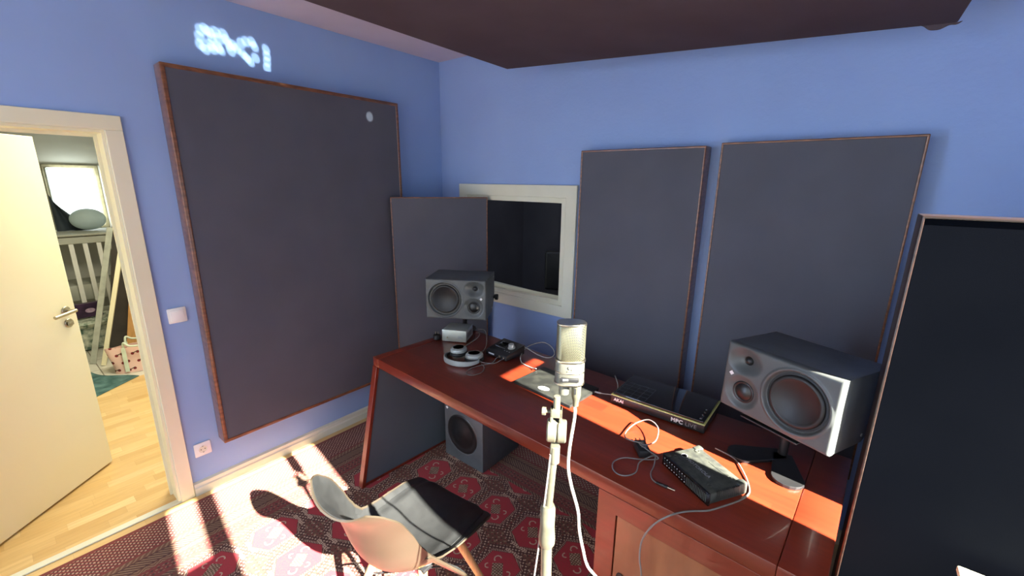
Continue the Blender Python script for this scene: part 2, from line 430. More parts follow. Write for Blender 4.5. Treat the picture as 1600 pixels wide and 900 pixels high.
# left wall with doorway (thickness .17)
bm = bmesh.new()
box(bm, -0.17, 0, DY1, 0.0, 0, Hc); box(bm, -0.17, 0, DY0, DY1, DZ, Hc); box(bm, -0.17, 0, -5.2, DY0, 0, Hc)
struct('wall_left', bm, M['wall_smooth'], 'blue painted wall on the left with the doorway')
# back wall with the small interior window opening
WX0, WX1, WZ0, WZ1 = 0.30, 1.20, 0.93, 1.66
bm = bmesh.new()
box(bm, -0.17, WX0, 0, 0.18, 0, Hc); box(bm, WX1, XW + 0.2, 0, 0.18, 0, Hc); box(bm, WX0, WX1, 0, 0.18, 0, WZ0); box(bm, WX0, WX1, 0, 0.18, WZ1, Hc)
struct('wall_back', bm, M['wall_blue'], 'rough blue painted wall behind the desk')
# right wall with window openings outside the frame, cut to fit the sun patches
bm = bmesh.new()
ys = [(-5.2, -2.565, None), (-2.565, -2.445, (2.02, 2.36)), (-2.445, -2.353, None), (-2.353, -1.768, (0.85, 2.36)), (-1.768, -1.19, None), (-1.19, -0.885, (0.85, 2.25)), (-0.885, 0.0, None)]  # solid strip beside the narrow slot is added in place of the photographer's shadow
for a, b_, o in ys:
    if o is None: box(bm, XW, XW + 0.02, a, b_, 0, Hc)
    else: box(bm, XW, XW + 0.02, a, b_, 0, o[0]); box(bm, XW, XW + 0.02, a, b_, o[1], Hc)
struct('wall_right', bm, M['wall_blue'], 'blue wall with the windows and an added shadow strip, right of the camera')
bm = bmesh.new(); box(bm, 0, XW, -4.2, 0, Hc, Hc + 0.1)
struct('ceiling', bm, M['ceiling'], 'pale ceiling above the dark ceiling panel')
struct('floor', BX(-2.2, XW, -5.2, 0, -0.05, 0), M['floor'], 'pale maple laminate floor')
struct('floor', BX(-5.4, -2.2, -3.4, -0.9, -0.05, 0.0), M['tiles'], 'white tiled floor beyond the hall')
# baseboard left wall
def baseb(y0, y1):
    bm = prism([(0, 0), (0.020, 0), (0.020, 0.045), (0.014, 0.052), (0.014, 0.072), (0, 0.08)], 'y', y0, y1)
    return bm
struct('baseboard_left', baseb(-1.95, -0.0), M['trim'], 'white baseboard under the large left panel')
bm = BX(0.02, XW, -0.018, 0, 0, 0.08, bev=0.004)
struct('baseboard_back', bm, M['trim'])
# door frame: casing, lining, stop
bm = bmesh.new()
box(bm, 0.0, 0.014, DY1, -1.952, 0, DZ, bev=0.003); box(bm, 0.0, 0.014, DY0 - 0.063, DY0, 0, DZ, bev=0.003); box(bm, 0.0, 0.014, DY0 - 0.063, -1.952, DZ, 2.034, bev=0.003)
dfr = struct('door_1', bm, M['casing'], 'cream door casing around the hall doorway')
bm = bmesh.new()
box(bm, -0.185, 0.0, DY1 - 0.012, DY1, 0, DZ - 0.012); box(bm, -0.185, 0.0, DY0, DY0 + 0.012, 0, DZ - 0.012); box(bm, -0.185, 0.0, DY0, DY1, DZ - 0.012, DZ)
box(bm, -0.125, -0.11, DY1 - 0.024, DY1 - 0.012, 0, DZ - 0.026)
box(bm, -0.125, -0.11, DY0 + 0.012, DY1 - 0.012, DZ - 0.026, DZ - 0.012)
struct('door_lining', bm, M['casing'], parent=dfr)
struct('trim_1', BX(-0.03, 0.012, DY0, DY1, 0, 0.008, bev=0.003), M['trim'], 'pale threshold strip in the doorway')

# door leaf: open into the hall
lf = thing('door_leaf', 'cream door leaf standing open into the hall', 'door', (-0.748, -2.185, 0.012), math.atan2(-0.635, 0.578) + 0)
# local +x runs from the free edge towards the hinge
bmx = BX(0, 0.86, -0.04, 0.0, 0, 1.955, bev=0.003)
for o in (lf,): pass
finish('leaf_panel', bmx, M['cream'], lf, False)
def on_leaf(dist, z, out): return (dist, out, z)
# room-facing side is +y locally (towards the camera)
h = finish('door_handle', cyl(cyl(bmesh.new(), (0.058, 0.0, 1.015), (0.058, 0.05, 1.015), 0.009), (0.048, 0.05, 1.015), (0.175, 0.052, 1.008), 0.0095), M['steel'], lf)
h['label'] = 'steel lever handle'
finish('rosette', cyl(bmesh.new(), (0.058, 0.0, 1.015), (0.058, 0.008, 1.015), 0.026), M['steel'], h)
lk = finish('lock_rosette', cyl(bmesh.new(), (0.058, 0.0, 0.943), (0.058, 0.008, 0.943), 0.026), M['steel'], lf); lk['label'] = 'round steel lock rosette'
finish('key', BX(0.040, 0.075, 0.012, 0.014, 0.930, 0.952, bev=0.0008), M['steel'], lk)
h2 = finish('door_handle', cyl(cyl(bmesh.new(), (0.058, -0.04, 1.015), (0.058, -0.09, 1.015), 0.009), (0.048, -0.09, 1.015), (0.175, -0.09, 1.008), 0.0095), M['steel'], lf)
lf.rotation_euler = (0, 0, math.atan2(-0.741, 0.671))

# interior window in the back wall
bm = ringframe(1.068, 0.896, -0.022, 0.0, 0.082, 0.004); xf(bm, T((0.752, 0, 0.850)))
wf = struct('window_1', bm, M['trim'], 'white framed interior window behind the desk')
bm = ringframe(0.93, 0.765, -0.012, 0.03, 0.05, 0.005); xf(bm, T((0.752, 0, 0.915)))
struct('window_sash', bm, M['trim'], parent=wf)
bm = bmesh.new()
box(bm, WX0, WX0 + 0.01, 0, 0.18, WZ0, WZ1); box(bm, WX1 - 0.01, WX1, 0, 0.18, WZ0, WZ1); box(bm, WX0, WX1, 0, 0.18, WZ0, WZ0 + 0.01); box(bm, WX0, WX1, 0, 0.18, WZ1 - 0.01, WZ1)
struct('window_reveal', bm, M['trim'], parent=wf)
struct('window_pane', BX(WX0 + 0.008, WX1 - 0.008, 0.026, 0.030, WZ0 + 0.008, WZ1 - 0.008), M['glass'], parent=wf)
# dim booth behind the interior window
M['booth'] = noisy('dark_booth_lining', lin(52, 52, 60), lin(60, 60, 68), 3, 0.9)
struct('wall_booth', BX(-0.6, 2.6, 1.9, 1.95, 0, Hc), M['booth'], 'dark lining of the booth behind the interior window')
struct('wall_booth_left', BX(-0.65, -0.6, 0.18, 1.95, 0, Hc), M['booth']); struct('wall_booth_right', BX(2.6, 2.65, 0.18, 1.95, 0, Hc), M['booth'])
struct('ceiling', BX(-0.65, 2.65, 0.18, 1.95, Hc, Hc + 0.05), M['booth']); struct('floor', BX(-0.65, 2.65, 0.18, 1.95, -0.05, 0), M['booth'])
struct('trim_3', BX(-0.04, 0.0, 1.88, 1.90, 0, Hc), M['booth'])

# hall and bathroom shell
bm = bmesh.new(); box(bm, -2.3, -0.17, -1.0, -0.9, 0, Hc); box(bm, -2.3, -0.17, -3.5, -3.4, 0, Hc)
struct('wall_hall', bm, M['wall_white'])
bm = bmesh.new(); box(bm, -2.30, -2.2, -1.25, -0.9, 0, Hc); box(bm, -2.30, -2.2, -3.5, -2.9, 0, Hc); box(bm, -2.30, -2.2, -2.9, -1.25, 2.24, Hc)
struct('wall_partition', bm, M['wall_white'])
bm = bmesh.new(); box(bm, -4.7, -2.3, -1.25, -1.15, 0, Hc); box(bm, -4.7, -2.3, -3.0, -2.9, 0, Hc)
struct('wall_bathroom', bm, M['wall_white'])
FX = -4.5
bm = bmesh.new(); box(bm, FX - 0.15, FX, -2.9, -1.90, 0, Hc); box(bm, FX - 0.15, FX, -1.44, -1.15, 0, Hc); box(bm, FX - 0.15, FX, -1.90, -1.44, 0, 1.17); box(bm, FX - 0.15, FX, -1.90, -1.44, 1.90, Hc)
struct('wall_far', bm, M['wall_white'])
struct('ceiling', BX(-4.7, -2.3, -3.0, -1.15, 2.24, 2.30), M['wall_white'])
struct('ceiling', BX(-2.3, -0.17, -3.5, -0.9, Hc, Hc + 0.05), M['wall_white'])
M['brownframe'] = noisy('grey_brown_window_wood', lin(120, 112, 84), lin(140, 132, 104), 20, 0.5)
bm = ringframe(0.46, 0.73, -0.03, 0.06, 0.035, 0.004); xf(bm, T((FX, -1.67, 1.17), PI / 2))
struct('window_2', bm, M['brownframe'], 'bright bathroom window at the far end')
struct('trim_2', BX(FX, FX + 0.02, -1.44, -1.40, 1.17, 1.90), M['white'])
struct('ground', BX(-14, -5.4, -8, 6, -3.0, -2.95), M['wall_white'], 'bright ground outside')['kind'] = 'structure'

# ================================================================== RUG
rug = finish('rug', BX(RX0, RX1, RY0, RY1, 0, 0.007), M['rug'], None, False)
tag(rug, 'dark red oriental rug with hexagon medallions lying under the desk', 'rug')

# ================================================================== ACOUSTIC PANELS
def panel(label, loc, rz, w, h, d, lip, fab=M['fabric'], fmat=M['frame'], rec=0.004):
    p = thing('acoustic_panel', label, 'acoustic panel', loc, rz)
    finish('frame', ringframe(w, h, 0, d, lip, min(0.005, lip * 0.4)), fmat, p, True, 60)
    finish('fabric', BX(-w / 2 + lip * 0.9, w / 2 - lip * 0.9, rec, d - 0.002, lip * 0.9, h - lip * 0.9, bev=0.002), fab, p, False)
    return p
panel('largest dark fabric panel with copper brown frame, hung beside the door', (0.100, -1.135, 0.297), PI / 2, 1.318, 1.985, 0.098, 0.020)
PA, PB = (0.170, -0.635), (0.556, -0.060)
panel('short dark panel standing across the corner behind the left loudspeaker', ((PA[0] + PB[0]) / 2, (PA[1] + PB[1]) / 2, 0.008), math.atan2(PB[1] - PA[1], PB[0] - PA[0]), math.hypot(PB[0] - PA[0], PB[1] - PA[1]), 1.645, 0.045, 0.008)
panel('narrow dark panel on the back wall between window and widest wall panel', (1.703, -0.10, 0.42), 0, 0.712, 1.530, 0.098, 0.010)
panel('wide dark panel on the back wall above the right loudspeaker', (2.499, -0.10, 0.42), 0, 0.742, 1.540, 0.098, 0.009)
panel('black panel standing on the floor at the right end of the desk', (3.142, -0.90, 0.0), 0, 0.62, 1.690, 0.12, 0.007, M['fabric_black'], M['frame_top'])

# ceiling cloud, tilted down to the right
cl = thing('ceiling_panel', 'large dark fabric panel hanging tilted below the ceiling', 'acoustic panel', (0.919, -0.285, 2.42))
th = math.atan2(0.12, 1.941)
cl.rotation_euler = (0, th, math.radians(0.9))
finish('fabric', BX(0, 1.945, -2.2, 0, 0, 0.07, bev=0.006), M['fabric_cloud'], cl, False)
def flap(u, v):
    x = 1.85 + 0.105 * u; z = -0.020 * v * (0.4 + 0.6 * math.sin(u * 4.0) ** 2) * (1 - (2 * u - 1) ** 4)
    return (x, -0.001 - 0.004 * math.sin(u * 20) * v, z + 0.002)
fl = finish('loose_cloth_fold', thicken(grid(flap, 24, 5), 0.002), M['fabric_cloud'], cl)
fl['label'] = 'ragged loose fold of cloth at the corner'
for (cx, cy) in ((0.15, -0.2), (0.15, -2.0), (1.8, -0.2), (1.8, -2.0)):
    zt = (2.65 - 2.42 + cx * math.sin(th)) / math.cos(th)
    finish('hanging_wire', CY((cx, cy, 0.07), (cx + math.sin(th) * -zt * 1.0, cy, zt), 0.0015, seg=8), M['steel'], cl)

# ================================================================== DESK
DR = math.radians(-3.2); DH = 0.785
desk = thing('desk', 'red stained wooden studio desk with slanted left end', 'desk', (0.667, -1.17, 0.0), DR)
DW, DD = 2.125, 0.71
g = 0.0008
finish('tabletop', BX(0.058 + g, 2.020 - g, 0, DD, DH - 0.055, DH, bev=0.004), M['desk'], desk, True, 30)
o = finish('tabletop_end', BX(0, 0.058, 0, DD, DH - 0.055, DH, bev=0.004), M['desk'], desk, True, 30)
o = finish('tabletop_end', BX(2.020, DW, 0, DD, DH - 0.055, DH, bev=0.004), M['desk'], desk, True, 30)
z1 = DH - 0.055
ep = finish('end_panel', prism([(0.0, z1), (DD, z1), (DD, 0.007), (-0.148, 0.007)], 'x', 0.0, 0.032, 0.002), M['desk'], desk, False)
sl = 0.148 / z1
finish('inset_board', prism([(0.012, z1 - 0.0), (DD - 0.02, z1 - 0.0), (DD - 0.02, 0.03), (-0.148 + 0.026, 0.03)], 'x', 0.0305, 0.036), M['slate'], ep, False)['label'] = 'slate grey inset board'
finish('front_edge', prism([(-0.002, z1), (0.016, z1), (-0.128, 0.007), (-0.150, 0.007)], 'x', -0.001, 0.040, 0.002), M['desk'], ep, False)
# right pedestal cabinet
CX0 = 1.484
cb = finish('cabinet_body', BX(CX0, DW, 0.018, DD - 0.02, 0.03, z1 - g, bev=0.002), M['desk'], desk, False)
bm = ringframe(DW - CX0, z1 - 0.03, 0.0, 0.018, 0.072, 0.002); xf(bm, T(((CX0 + DW) / 2, 0.0, 0.03)))
finish('face_frame', bm, M['desk'], cb, False)
dr = finish('cabinet_door', BX(CX0 + 0.075, DW - 0.075, 0.004, 0.016, 0.105, z1 - 0.046 + 0.0, bev=0.0015), M['cabinet_panel'], desk, False)
dr['label'] = 'brown cherry door panel with finger hole'
finish('finger_hole', lathe([(0, 0), (0.013, 0), (0.0145, 0.0015), (0.0145, 0.003), (0.012, 0.003), (0.0115, 0.001), (0, 0.001)], 24, None, T((CX0 + 0.105, 0.0035, 0.42), 0, PI / 2)), M['rubber'], dr)
for x in (CX0 + 0.04, DW - 0.04):
    for y in (0.06, DD - 0.06): finish('foot', CY((x, y, 0.007), (x, y, 0.031), 0.02), M['rubber'], desk)
finish('back_board', BX(0.034, CX0 - 0.002, DD - 0.03, DD - 0.012, 0.35, z1 - g), M['desk'], desk, False)

# ================================================================== LOUDSPEAKERS
def smooth(a, b, x):
    t = max(0, min(1, (x - a) / (b - a))); return t * t * (3 - 2 * t)
def monitor(label, loc, rz, s, tilt):
    """s=-1: woofer on the left of the face; s=+1: woofer on the right"""
    w, d, h = 0.383, 0.292, 0.253
    t = thing('loudspeaker', label, 'loudspeaker', loc, rz)
    t.rotation_euler = (tilt, 0, rz)
    # cabinet: side profile with a chamfered back underside
    finish('cabinet', prism([(0.032, 0), (d - 0.09, 0), (d, 0.075), (d, h), (0.032, h)], 'x', -w / 2, w / 2, 0.003), M['spk'], t, True, 30)
    wx, tx, mx = s * 0.069, -s * 0.118, -s * 0.112
    tz, mz = 0.195, 0.078
    wz = h / 2
    def face(u, v):
        # resampled coords with edge roundover
        x = (u - 0.5) * w; z = v * h; y = 0.0
        ex = min(u, 1 - u) * w; ez = min(v, 1 - v) * h; e = min(ex, ez)
        if e < 0.010: y += 0.010 * (1 - math.sqrt(max(0, 1 - (1 - e / 0.010) ** 2)))
        r = math.hypot(x - wx, z - wz)
        if r < 0.118: y += -0.0035 * math.sin(PI * smooth(0.118, 0.100, r)) + 0.012 * smooth(0.106, 0.098, r)
        r2 = math.hypot((x - tx) / 1.25, z - tz + 0.008 * 0)
        y += 0.026 * smooth(0.056, 0.010, r2)
        r3 = math.hypot(x - mx, z - mz); 
        y += 0.012 * smooth(0.066, 0.040, r3)
        return (x, y, z)
    bm = grid(face, 150, 100)
    edge = [e for e in bm.edges if len(e.link_faces) == 1]
    r = bmesh.ops.extrude_edge_only(bm, edges=edge)
    for v in [x for x in r['geom'] if isinstance(x, bmesh.types.BMVert)]: v.co.y = 0.030
    be = [e for e in bm.edges if len(e.link_faces) == 1]
    bmesh.ops.contextual_create(bm, geom=be)
    bmesh.ops.recalc_face_normals(bm, faces=bm.faces)
    finish('baffle', bm, M['spk_front'], t, True, 50)
    F = lambda x, y, z: T((x, y, z)) @ FRONT      # lathe axis +z -> -y (towards listener)
    wo = finish('woofer', lathe([(0.0, -0.010), (0.030, -0.012), (0.060, -0.0045), (0.068, 0.000), (0.072, 0.004), (0.079, 0.0065), (0.086, 0.004), (0.0885, 0.0), (0.0965, 0.0), (0.097, -0.004), (0.05, -0.014), (0, -0.014)], 64, None, F(wx, 0.010, wz)), M['cone'], t, True, 50)
    finish('dust_cap', lathe([(0.031, -0.012), (0.028, -0.0065), (0.02, -0.0025), (0.01, -0.0005), (0, 0)], 32, None, F(wx, 0.011, wz)), M['cone'], wo)
    finish('surround', lathe([(0.072, 0.004), (0.076, 0.0078), (0.081, 0.0085), (0.086, 0.0065), (0.0895, 0.002), (0.0895, 0.0), (0.072, 0.0)], 64, None, F(wx, 0.0105, wz)), M['rubber'], wo, True, 60)
    mi = finish('midrange_driver', lathe([(0.0, 0.010), (0.012, 0.009), (0.024, 0.005), (0.031, 0.0), (0.034, 0.0025), (0.038, 0.0025), (0.0405, 0.0), (0.0405, -0.002), (0, -0.002)], 48, None, F(mx, 0.0115, mz)), M['cone'], t, True, 60)
    tw = finish('tweeter', lathe([(0.0, 0.007), (0.006, 0.0062), (0.010, 0.003), (0.0125, 0.0), (0.0155, 0.002), (0.017, 0.0), (0.017, -0.002), (0, -0.002)], 32, None, F(tx, 0.0245, tz)), M['cone'], t, True, 60)
    lx = -s * 0.160
    bm = BX(-0.0065, 0.0065, -0.0012, 0.0004, -0.0065, 0.0065); xf(bm, T((lx, 0.0, 0.137), 0, 0, PI / 4))
    finish('badge', bm, M['logo'], t, False)['label'] = 'small white diamond badge'
    for sx in (-1, 1):
        for (yy, zz) in ((d - 0.03, h - 0.03), (d - 0.10, 0.03)) if sx == 1 else ((d - 0.03, h - 0.03),):
            finish('side_screw', CY((sx * w / 2 - sx * 0.001, yy, zz), (sx * w / 2 + sx * 0.002, yy, zz), 0.006, seg=16), M['silver'], t)
    return t
spkL = monitor('grey three-way loudspeaker at the desk corner above the silver box', (0.856, -0.691, 0.929), 0.545, -1, 0.0)
finish('bracket_knob', cyl(cyl(cyl(bmesh.new(), (0.19, 0.26, 0.085), (0.205, 0.26, 0.085), 0.010), (0.203, 0.26, 0.085), (0.222, 0.26, 0.085), 0.020), (0.20, 0.235, 0.10), (0.214, 0.235, 0.10), 0.010), M['rubber'], spkL)
spkR = monitor('grey loudspeaker on the right end of the desk with sunlit side edge', (2.573, -0.847, 0.944), -0.417, 1, -0.03)
def stand(label, loc, rz, zt, poley=0.15, feet=True):
    t = thing('speaker_stand', label, 'speaker stand', loc, rz)
    H = zt - DH
    finish('column', CY((0, poley, 0.006), (0, poley, H - 0.005), 0.016), M['black'], t)
    finish('support_plate', BX(-0.10, 0.10, poley - 0.13, poley + 0.05, H - 0.006, H, bev=0.002), M['black'], t, False)
    if feet:
        bm = bmesh.new()
        for a in (-0.50, 0.64):
            pts = []
            for k in range(9):
                q = -PI / 2 + PI * k / 8; pts.append((0.150 + 0.048 * math.cos(q), 0.050 * math.sin(q)))
            pts = [(0, -0.03)] + pts + [(0, 0.03)]
            b2 = prism(pts, 'z', 0.0, 0.012, 0.002); xf(b2, T((0, poley, 0), -PI / 2 + a))
            me = bpy.data.meshes.new('tmp'); b2.to_mesh(me); b2.free(); bm.from_mesh(me); bpy.data.meshes.remove(me)
        finish('base', bm, M['black'], t, False)
    else:
        finish('base', lathe([(0, 0), (0.075, 0), (0.077, 0.003), (0.072, 0.009), (0.02, 0.011), (0, 0.011)], 40, None, T((0, poley, 0))), M['black'], t)
    return t
stand('short black stand holding the left loudspeaker over the silver box', (0.856, -0.691, DH), 0.545, 0.9285, 0.232, False)
stand('black stand with flat rounded feet under the right loudspeaker', (2.573, -0.847, DH), -0.417, 0.937, 0.13, True)

# subwoofer under the desk
sw = thing('subwoofer', 'dark grey subwoofer on the rug under the desk', 'subwoofer', (0.981, -0.769, 0.007), 0)
w, d, h = 0.335, 0.36, 0.383
finish('cabinet', BX(-w / 2, w / 2, 0, d, 0.0, h, bev=0.004), M['spk'], sw, True, 30)
finish('woofer_rim', lathe([(0.133, 0), (0.138, 0), (0.142, 0.003), (0.138, 0.005), (0.130, 0.002), (0.130, 0)], 64, None, T((-0.008, 0, 0.203)) @ FRONT), M['spk'], sw, True, 50)
finish('woofer_cone', lathe([(0, 0.0145), (0.03, 0.014), (0.045, 0.010), (0.09, 0.0025), (0.105, 0.002), (0.115, 0.006), (0.126, 0.006), (0.132, 0.0015), (0.132, -0.001), (0, -0.001)], 64, None, T((-0.008, 0, 0.203)) @ FRONT), M['cone'], sw, True, 50)
bm = BX(-0.008, 0.008, -0.0012, 0.0004, -0.008, 0.008); xf(bm, T((-0.142, 0, 0.345), 0, 0, PI / 4))
finish('badge', bm, M['logo'], sw, False)['label'] = 'small white diamond badge'

# ================================================================== THINGS ON THE DESK
D = DH
# silver headphone amplifier box
sb = thing('amplifier', 'small silver box under the left loudspeaker', 'amplifier', (0.858, -0.712, D), math.radians(27.5))
finish('case', BX(-0.077, 0.077, 0.004, 0.150, 0.004, 0.075, bev=0.002), M['silver'], sb, True, 30)
finish('front_plate', BX(-0.079, 0.079, 0.0, 0.005, 0.003, 0.077, bev=0.001), M['silverface'], sb, True, 30)
finish('volume_knob', CY((-0.045, -0.008, 0.028), (-0.045, 0.001, 0.028), 0.006), M['steel'], sb)
bm = bmesh.new()
for k in range(3): box(bm, 0.025, 0.055 - 0.004 * k, -0.0004, 0.0006, 0.026 + 0.006 * k, 0.0285 + 0.006 * k)
finish('lettering', bm, M['logogrey'], sb, False)
bm = bmesh.new()
for k in range(6): box(bm, 0.0768, 0.0776, 0.035 + 0.015 * k, 0.041 + 0.015 * k, 0.02, 0.055)
finish('side_vents', bm, M['rubber'], sb, False)
for x in (-0.06, 0.06):
    for y in (0.02, 0.13): finish('foot', CY((x, y, 0), (x, y, 0.0045), 0.007, seg=12), M['rubber'], sb)

# small black plug bundle left of the silver box
pb = thing('power_plug', 'small black plug lying left of the silver box', 'plug', (0.735, -0.745, D), 0.6)
finish('plug_body', lathe([(0, 0), (0.022, 0), (0.026, 0.006), (0.024, 0.028), (0.016, 0.034), (0, 0.035)], 24), M['black'], pb)
finish('pin', CY((-0.008, 0, 0.034), (-0.008, 0, 0.05), 0.0024, seg=10), M['steel'], pb)
finish('pin', CY((0.008, 0, 0.034), (0.008, 0, 0.05), 0.0024, seg=10), M['steel'], pb)

# audio interface (wedge)
ai = thing('audio_interface', 'black wedge-shaped audio interface with silver volume knob', 'audio interface', (1.222, -0.735, D), math.radians(-4))
wI, dI, hf, hb = 0.165, 0.155, 0.034, 0.060
finish('case', prism([(0, 0.006), (dI, 0.006), (dI, hb), (0.02, hf + 0.004), (0, hf - 0.004)], 'x', -wI / 2, wI / 2, 0.002), M['black'], ai, True, 30)
sl_ = math.atan2(hb - hf - 0.004, dI - 0.02)
def on_top(x, y, out=0.0):
    return T((x, y, hf + 0.004 + (y - 0.02) * math.tan(sl_) + out), 0, sl_)
bm = bmesh.new()
box(bm, -0.030, 0.014, -0.018, 0.018, 0, 0.0012, mat=on_top(-0.022, 0.100))
sc = finish('screen', bm, M['gloss'], ai, False)
bm = bmesh.new()
box(bm, -0.0008, 0.0008, -0.02, 0.02, 0, 0.0015, mat=on_top(-0.056, 0.100)); box(bm, -0.014, 0.0, -0.001, 0.001, 0, 0.0015, mat=on_top(-0.042, 0.121))
for k in range(7): box(bm, -0.003, 0.003, -0.0022, 0.0022, 0, 0.0015, mat=on_top(-0.060 + 0.0115 * k, 0.062))
for k in range(3): box(bm, -0.0035, 0.0035, -0.0022, 0.0022, 0, 0.0015, mat=on_top(0.028 + 0.018 * k, 0.045))
finish('buttons', bm, M['logogrey'], ai, False)
kn = finish('volume_knob', lathe([(0, 0), (0.022, 0), (0.022, 0.004), (0.018, 0.007), (0.0165, 0.022), (0.015, 0.024), (0, 0.0245)], 36, None, on_top(0.040, 0.090)), M['silver'], ai, True, 30)
kn['label'] = 'silver volume knob'
bm = bmesh.new(); box(bm, -0.022, 0.022, -0.0006, 0.0006, -0.004, 0.004, mat=T((-0.035, 0.0, 0.020)))
finish('front_lettering', bm, M['logo'], ai, False)
for x in (-0.06, -0.02, 0.03, 0.06):
    finish('rear_connector', CY((x, dI - 0.001, 0.035), (x, dI + 0.028, 0.035), 0.009, seg=14), M['rubber'], ai)
for x in (0.030, 0.060):
    finish('front_socket', CY((x, 0.002, 0.019), (x, -0.0015, 0.019), 0.007, seg=16), M['steel'], ai)
for x in (-0.065, 0.065):
    for y in (0.02, 0.135): finish('foot', CY((x, y, 0), (x, y, 0.0065), 0.006, seg=10), M['rubber'], ai)

# headphones
hp = thing('headphones', 'silver over-ear headphones lying folded on the desk', 'headphones', (1.105, -0.875, D), math.radians(-2))
def cup(cx, cy, rz, h):
    A = T((cx, cy, 0), rz) @ Matrix.Diagonal((1.12, 1.12, 1.0, 1))
    c = finish('ear_cup', lathe([(0, h), (0.026, h), (0.028, h - 0.002), (0.030, h - 0.003), (0.038, h - 0.006), (0.041, h - 0.014), (0.040, h - 0.024), (0, h - 0.024)], 40, None, A, 1.0, 1.12), M['silver'], hp, True, 40)
    finish('cap_ring', lathe([(0.026, h), (0.028, h + 0.0008), (0.030, h), (0.029, h - 0.002), (0.026, h - 0.001)], 40, None, A, 1.0, 1.12), M['silverface'], c, True, 40)
    finish('ear_pad', lathe([(0, h - 0.024), (0.036, h - 0.024), (0.043, h - 0.031), (0.043, h - 0.040), (0.034, max(0.0, h - 0.048)), (0, max(0.0, h - 0.048))], 40, None, A, 1.0, 1.12), M['chairblack'], c, True, 60)
    return c
cup(-0.062, 0.020, 0.3, 0.060); cup(0.045, 0.040, -0.4, 0.0485)
# headband: arc lying on the table in front of the cups
pts = []
for k in range(17):
    a = math.radians(168 + (372 - 168) * k / 16)
    pts.append((-0.005 + 0.112 * math.cos(a), -0.005 + 0.085 * math.sin(a), 0.018 + 0.006 * math.cos(a)))
def bandmesh(r_in, r_out, h0, h1):
    bm = bmesh.new(); C = catmull(pts, 4); rings = []
    for i, p in enumerate(C):
        dd = (C[min(i + 1, len(C) - 1)] - C[max(i - 1, 0)]).normalized(); s_ = Vector((dd.y, -dd.x, 0)).normalized()
        taper = 0.55 + 0.45 * math.sin(PI * i / (len(C) - 1))
        prof = [(r_in, h0), (r_in, h1), ((r_in + r_out) / 2, h1 + 0.002), (r_out, h1), (r_out, h0), ((r_in + r_out) / 2, h0 - 0.002)]
        rings.append([bm.verts.new(p + s_ * a_ + Vector((0, 0, b_ * taper))) for a_, b_ in prof])
    for a_, b_ in zip(rings, rings[1:]):
        n_ = len(a_)
        for k in range(n_): bm.faces.new((a_[k], a_[(k + 1) % n_], b_[(k + 1) % n_], b_[k]))
    bm.faces.new(rings[0]); bm.faces.new(rings[-1][::-1]); bmesh.ops.recalc_face_normals(bm, faces=bm.faces); return bm
hb_ = finish('headband', bandmesh(0.0, 0.006, -0.014, 0.014), M['silver'], hp, True, 50)
finish('headband_padding', bandmesh(-0.010, -0.0005, -0.011, 0.012), M['chairblack'], hp, True, 50)
for (x0, y0, x1, y1, zz) in ((-0.112, 0.012, -0.098, 0.02, 0.032), (0.098, 0.018, 0.080, 0.040, 0.030)):
    finish('yoke', tube([(x0, y0, 0.024), ((x0 + x1) / 2, (y0 + y1) / 2 + 0.004, zz), (x1, y1, zz)], 0.006, 8, 6), M['silverface'], hp)

# closed laptop
lp = thing('laptop', 'closed dusty black laptop lying flat behind the microphone', 'laptop', (1.680, -0.812, D), math.radians(-5.0))
finish('lower_case', BX(-0.172, 0.172, -0.118, 0.118, 0.002, 0.010, bev=0.003), M['laptop'], lp, True, 30)
ld = finish('lid', BX(-0.173, 0.173, -0.119, 0.119, 0.0105, 0.017, bev=0.003), M['laptop'], lp, True, 30)
bm = lathe([(0, 0), (0.021, 0), (0.021, 0.0006), (0, 0.0006)], 30, None, T((-0.015, -0.075, 0.0168), 0.2), 1.35, 0.85)
finish('emblem', bm, M['white'], ld)['label'] = 'pale shiny emblem'
for x in (-0.15, 0.15):
    for y in (-0.1, 0.1): finish('foot', CY((x, y, 0), (x, y, 0.003), 0.006, seg=10), M['rubber'], lp)

# sampler / groove box under a glossy cover
mp = thing('music_workstation', 'long glossy black music workstation with yellow edge line', 'music workstation', (2.157, -0.773, D), 0)
finish('body', BX(-0.203, 0.203, 0, 0.251, 0.004, 0.040, bev=0.003), M['black'], mp, True, 30)
bm = bmesh.new(); box(bm, -0.2035, 0.2035, -0.0008, 0.2515, 0.0402, 0.0432, bev=0.0006)
finish('edge_line', bm, M['glowline'], mp, False)['label'] = 'lit edge painted as a pale yellow line along the top'  # glow of the lit edge, painted in as a pale yellow strip
cv = finish('cover', BX(-0.197, 0.197, 0.007, 0.244, 0.0434, 0.052, bev=0.002), M['gloss'], mp, True, 30)
bm = bmesh.new()
for k in range(5): box(bm, -0.188 + 0.034 * k - 0.0006, -0.188 + 0.034 * k + 0.0006, 0.014, 0.150, 0.0519, 0.0524)
for k in range(5): box(bm, -0.188, -0.052, 0.014 + 0.034 * k - 0.0006, 0.014 + 0.034 * k + 0.0006, 0.0519, 0.0524)
finish('pad_grid', bm, M['slate'], cv, False)['label'] = 'faint square pad outlines'
for k in range(4): finish('knob', lathe([(0, 0), (0.007, 0), (0.006, 0.006), (0, 0.0065)], 20, None, T((0.180, 0.03 + 0.028 * k, 0.052))), M['gloss'], cv)
bm = xf(text_bm('AKAI', 0.020, 0.0004, 1.05, 0.0006), T((-0.188, -0.0003, 0.016)) @ FRONT); finish('logo', bm, M['logo'], mp, False)['label'] = 'white letters AKAI'
bm = xf(text_bm('MPC', 0.024, 0.0004, 1.05, 0.0007), T((0.070, -0.0003, 0.014)) @ FRONT); finish('logo', bm, M['logo'], mp, False)['label'] = 'pale letters MPC'
